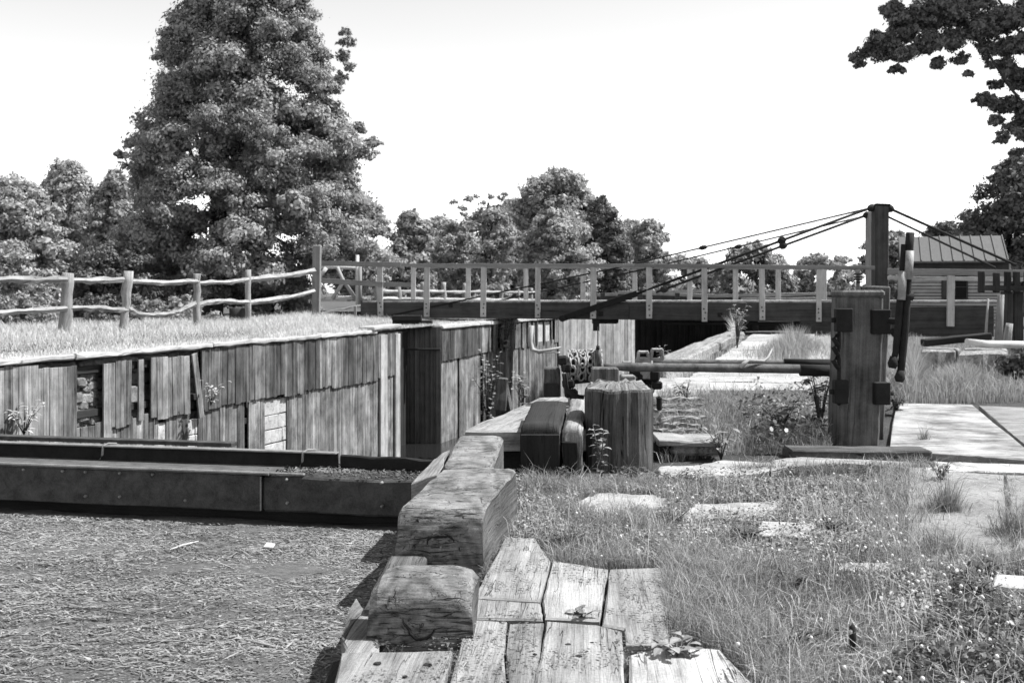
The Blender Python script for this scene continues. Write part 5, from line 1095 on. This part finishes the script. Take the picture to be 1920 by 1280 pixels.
# broad little leaves: clover and ground ivy
def clover(poly, n, s, name, label, mat='weed', zmax=.05, frac=.02):
    X, Y = sample(gp(poly), n); d = vnoise(X, Y, 3.5, 12); k = keep(X, Y, frac) & (d > .35); X, Y = X[k], Y[k]; n = len(X)
    Z = rng.uniform(.0, zmax, n) * (.5 + vnoise(X, Y, 5, 3)); p = np.stack([X, Y, Z], 1); nr = rng.normal(size=(n, 3)) * .45 + np.array([0, -.1, 1]); nr /= np.linalg.norm(nr, axis=1)[:, None]
    t1 = np.cross(nr, rng.normal(size=(n, 3))); t1 /= np.linalg.norm(t1, axis=1)[:, None]; t2 = np.cross(nr, t1); q = (s * rng.uniform(.5, 1.4, n))[:, None]
    V = np.stack([p - t1 * q, p - t1 * q * .3 - t2 * q * .6, p + t1 * q * .6 - t2 * q * .5, p + t1 * q, p + t1 * q * .6 + t2 * q * .5, p - t1 * q * .3 + t2 * q * .6], 1)
    return tag(fastmesh(name, V, 1, rng.random(n), M[mat]), label, 'plants', kind='stuff')
clover([(960, 900), (940, 1005), (1010, 1010), (1250, 1065), (1560, 1060), (1900, 1300), (1960, 1050), (1690, 1040), (1650, 900)], 30000, .009, 'clover_patch', 'low clover and ground ivy leaves among the near grass')
clover([(1640, 1300), (2000, 1300), (2000, 1060), (1790, 1090)], 9000, .011, 'dark_ground_cover', 'darker ground cover leaves in the lower right corner', 'weedd', .07)
X, Y = sample(gp([(1480, 1000), (1480, 1080), (1850, 1160), (1900, 1100), (1680, 980)]), 90); X2, Y2 = sample(near, 130); X = np.concatenate([X, X2]); Y = np.concatenate([Y, Y2]); k = keep(X, Y, 0); X, Y = X[k], Y[k]
mb = MB()
for x, y in zip(X, Y):
    z = U(.04, .09); s_ = U(.005, .0085); mb.tube([(x, y, z - s_), (x, y, z - s_ * .3), (x, y, z + s_ * .6), (x, y, z + s_)], [s_ * .5, s_, s_ * .9, s_ * .3], 6)
tag(mb.build('clover_blossoms', M['flower']), 'tiny white clover blossoms dotted through the near lawn', 'flowers', kind='stuff')
clover([(1250, 880), (1240, 960), (1500, 1060), (1700, 1060), (1690, 880)], 5000, .010, 'dark_ivy_patch', 'patches of darker ground ivy between the stepping slabs', 'weedd', .06)
for lab, px, py in (('low dark weed beside the sunken slab before the bollard', 1262, 985), ('low dark weed left of the small rectangular slab', 1400, 1012), ('low dark weed right of the small rectangular slab', 1560, 1000), ('spreading dark weed in the middle of the near lawn', 1480, 1110), ('spreading dark weed between the plank walk and the dark stake', 1475, 1225), ('dark weed in front of the bright white stone', 1830, 1120), ('ragged dark weed at the top of the plank walk', 1065, 1025)):
    PENDING.append((lab, px, py))
# middle ground: weeds between bollard and windlass post, and the bank beyond
mid = gp([(1232, 866), (1232, 742), (1500, 742), (1560, 760), (1560, 850), (1360, 850)])
X, Y = sample(mid, 15000); V, T = blades(X, Y, np.full(len(X), -.02), rng.uniform(.06, .24, len(X)), rng.uniform(.004, .009, len(X)), .9); tag(fastmesh('weedy_grass', V, 1, T, M['grass']), 'tangled weedy grass between the bollard and the windlass post', 'grass', kind='stuff')
clover([(1420, 850), (1380, 770), (1560, 750), (1560, 850)], 2600, .022, 'broadleaf_weeds', 'broad weed leaves left of the windlass post, its shadow put into their dark colour', 'weedd', .22)  # cast shadow of the post put into dark leaves
X, Y = sample(gp([(1270, 745), (1245, 700), (1440, 640), (1520, 640), (1700, 640), (2050, 700), (2050, 752), (1700, 756), (1480, 748)]), 60000)
pxx = 960 + F * X / Y; pyy = HY + H * F / Y; lp = (X - .27 * (Y - 8.6) - .35)
k = ((lp < -.1) | (lp > 1.9) | (rng.random(len(X)) < .05)); X, Y = X[k], Y[k]
V, T = blades(X, Y, np.full(len(X), -.02), rng.uniform(.05, .2, len(X)) * (1 + vnoise(X, Y, .7, 8)), rng.uniform(.006, .014, len(X)), .7, np.clip(rng.normal(.6, .2, len(X)), 0, 1)); rt = (V[:, 0, 0] / V[:, 0, 1] * F + 960) > 1570; tag(fastmesh('bank_grass', V[~rt], 1, T[~rt], M['dry']), 'bright dry grass on the bank behind the pipe shafts', 'grass', kind='stuff'); tag(fastmesh('bank_grass', V[rt], 1, T[rt], M['grass']), 'greyer grass on the bank right of the windlass levers', 'grass', kind='stuff')
for nm, lab, cx_, cy_, sx_, sy_, n_, L_, mt in (('tall_weed_patch', 'tall pale weeds growing before the bridge girder right of the slab path', 1490, 668, 70, 12, 6000, .68, 'grass'), ('tall_grass_patch', 'tall grass between windlass levers and stone blocks', 1712, 728, 30, 18, 6000, .6, 'grass'),
                                     ('tall_grass_patch', 'tall grass growing before the stone blocks', 1800, 735, 75, 12, 9000, .45, 'grass'), ('reedy_clump', 'reedy pale clump on the lock edge, tallest plant under the bridge', 1378, 640, 8, 5, 500, .95, 'dry')):
    c = G(cx_, cy_); n = n_; X = rng.normal(c.x, sx_ / F * c.y * .5, n); Yq = rng.normal(cy_, sy_ * .5, n); Y = (H * F) / (np.clip(Yq, 600, 1200) - HY); X = X * 0 + (rng.normal(cx_, sx_ * .5, n) - 960) / F * Y
    hh = L_ * (.35 + .65 * np.exp(-((960 + X / Y * F - cx_) / (sx_ * .6)) ** 2)) * rng.uniform(.5, 1, n)
    V, T = blades(X, Y, np.full(n, -.02), hh, rng.uniform(.006, .016, n), .5, np.clip(rng.normal(.6, .2, n), 0, 1)); tag(fastmesh(nm, V, 1, T, M[mt]), lab, 'grass', kind='stuff')
# left bank
n = 90000; Y = 14 + 30 * rng.random(n) ** .9; u = rng.random(n) ** 1.3 * 9; X = -12.3 + .31 * Y - .06 - u; k = (X / Y * F + 960 > -80) & ((u > .35) | (vnoise(X + 30, Y, 1.5, 91) > .42)); X, Y, u = X[k], Y[k], u[k]
Z = np.where(u < .35, ZL - .0, ZL - .05) + .10 * np.clip((u) / 3, 0, 1) * (1 - np.clip((Y - 30) / 10, 0, 1)); hump = np.exp(-((X / Y * F + 960 - 590) / 70) ** 2) * .12
V, T = blades(X, Y, Z, rng.uniform(.03, .10, len(X)) * (1 + .9 * np.clip(u - 1.5, 0, 2)) + hump, rng.uniform(.008, .018, len(X)), .7, np.clip(rng.normal(.65, .18, len(X)), 0, 1)); tag(fastmesh('left_bank_grass', V, 1, T, M['dry']), 'sunlit dry grass along the top of the left lock wall', 'grass', kind='stuff')

# ------------------------------------------------------------------ single plants
def bleaf(mb_, p, d, L, w, t):
    """pointed leaf with a fold and a droop, made of real faces"""
    d = d.normalized(); s_ = d.cross(Vector((0, 0, 1)))
    s_ = s_.normalized() if s_.length > .05 else Vector((1, 0, 0)); u = s_.cross(d); b_ = len(mb_.v); pr_ = [(0, .0), (.22, .62), (.5, 1.0), (.78, .62), (1, .02)]
    for k, ww in pr_:
        c = p + d * L * k - Vector((0, 0, 1)) * L * .35 * k * k; mb_.v.extend([tuple(c - s_ * w * ww * .5 + u * w * ww * .12), tuple(c), tuple(c + s_ * w * ww * .5 + u * w * ww * .12)])
    for i in range(4):
        a = b_ + i * 3; mb_.face((a, a + 1, a + 4, a + 3), [(0, 0)] * 4, t); mb_.face((a + 1, a + 2, a + 5, a + 4), [(0, 0)] * 4, t)
def weed(label, base, nst, h, L, w, spread, mat='weed', name='leafy_weed', per=6):
    root = thing(name, label, 'plant', base); st_ = MB(); lf = MB()
    for i in range(nst):
        a = U(0, 6.28); tip = Vector(base) + Vector((math.cos(a) * spread * U(.2, 1), math.sin(a) * spread * U(.2, 1), h * U(.6, 1))); mid = Vector(base).lerp(tip, .5) + Vector((0, 0, h * .12))
        st_.tube([Vector(base), mid, tip], [.0035 + h * .008, .003 + h * .005, .002], 5)
        for k in range(per):
            f_ = (k + 1) / per; q = Vector(base).lerp(mid, f_ * 2) if f_ < .5 else mid.lerp(tip, f_ * 2 - 1); b2_ = a + k * 2.4 + U(-.5, .5)
            bleaf(lf, q, Vector((math.cos(b2_), math.sin(b2_), U(.0, .7))), L * U(.6, 1.15), w * U(.7, 1.1), random.random())
    st_.build('stem', M['weedd'], root); lf.build('leaves', M[mat], root); return root
weed('leafy sapling standing against the front of the bollard', G(1128, 898), 5, .40, .085, .05, .10, per=8)
weed('low spreading weed at the foot of the bollard, right side', G(1190, 900), 9, .10, .055, .035, .18, mat='weedd')
weed('low dark weed right of the bollard foot', G(1262, 905), 9, .09, .05, .03, .2, mat='weedd')
weed('small weed between the two front timber blocks and the bollard', G(1065, 905), 6, .1, .05, .03, .12, mat='weedd')
weed('dark leafy weed growing against the left side of the windlass post', G(1538, 805), 10, .62, .14, .075, .2, mat='weedd', per=8)
weed('broadleaf weed left of the windlass post foot, post shadow put into its dark leaves', G(1462, 815), 10, .3, .15, .08, .25, mat='weedd')  # dark leaf colour carries the shadow of the post
weed('upright pale-leaved weed before the slatted timbers', G(1352, 862), 6, .26, .12, .04, .14)
weed('small weed at the right foot of the windlass post', G(1680, 775), 9, .24, .14, .05, .14, mat='weedd')
weed('weed rooted in the plank joint in the middle of the walk', G(1085, 1165), 6, .06, .05, .026, .075, mat='weed', per=5)
weed('largest weed on the planks, beside the dark gap at lower right', G(1275, 1240), 8, .08, .065, .035, .11, mat='weed', per=5)
weed('small weed in the plank gap above the dark hole', G(1262, 1180), 5, .05, .045, .025, .06, mat='weedd', per=5)
weed('weed with dry leaves at the right foot of the nearest timber block', G(868, 1195), 6, .07, .05, .022, .06, mat='weed', per=5)
weed('tiny weed under the ring-cracked face of the nearest block', G(716, 1214), 4, .03, .03, .014, .05, mat='weedd', per=4)
weed('dark weed at the crack of the white ledge beside the slab', G(1765, 905), 8, .16, .06, .03, .16, mat='weedd')
weed('leafy weed on the mound right of the lock edge path', G(1285, 758), 8, .3, .13, .06, .16, mat='weed')
weed('pale bushy weed beside the kerb timber under the bridge', G(1382, 655), 10, 1.1, .2, .07, .3, mat='weed', per=10)
weed('small pale weed at the near end of the kerb timber', G(1240, 690), 5, .4, .12, .04, .12, mat='weed')
weed('weed clinging to the far lock wall near the wedge timber', P(982, 770, 26), 9, .9, .22, .12, .35, mat='weed')
weed('climbing weed hanging on the far lock wall boards', P(915, 790, 30), 10, 2.0, .2, .1, .5, mat='weed', per=14)
weed('climbing weed on the gap of the far lock wall', P(945, 660, 38), 10, 1.5, .25, .12, .5, mat='weed', per=12)
weed('dry creeper on the near lock wall above the white masonry', P(395, 760, 20.6), 8, .5, .12, .05, .35, mat='dry', per=6)
weed('dry creeper at the foot of the near lock wall by the left edge', P(45, 815, 16.2), 9, .5, .12, .05, .35, mat='dry', per=7)
for lab, px, py in PENDING: weed(lab, G(px, py), 10, .09, .045, .024, .13, mat='weedd', per=5)
def tuft(label, px, py, n, h, wpx, mat='grass', lean=1.15):
    c = G(px, py); X = rng.normal(c.x, wpx / F * c.y, n); Y = rng.normal(c.y, wpx / F * c.y * .7, n); hh = h * (.35 + .65 * np.exp(-(((X - c.x) / (wpx / F * c.y)) ** 2) * .7)); V, T = blades(X, Y, np.full(n, .0), hh * rng.uniform(.5, 1.1, n), rng.uniform(.0022, .0045, n), lean)
    return tag(fastmesh('grass_tuft', V, 1, T, M[mat]), label, 'grass tuft')
tuft('grass tuft growing in the middle of the pale wooden platform', 1733, 832, 130, .28, 7)
tuft('tall bushy grass tuft in the joint of the large grey slab, nearest the ledge', 1775, 965, 620, .36, 17)
tuft('bushy grass tuft at the lower left corner of the large grey slab', 1765, 1042, 600, .24, 34)
tuft('grass tuft at the lower edge of the large grey slab', 1840, 1062, 420, .16, 34)
tuft('grass tuft at the right edge in the slab joint', 1905, 1010, 640, .3, 24)
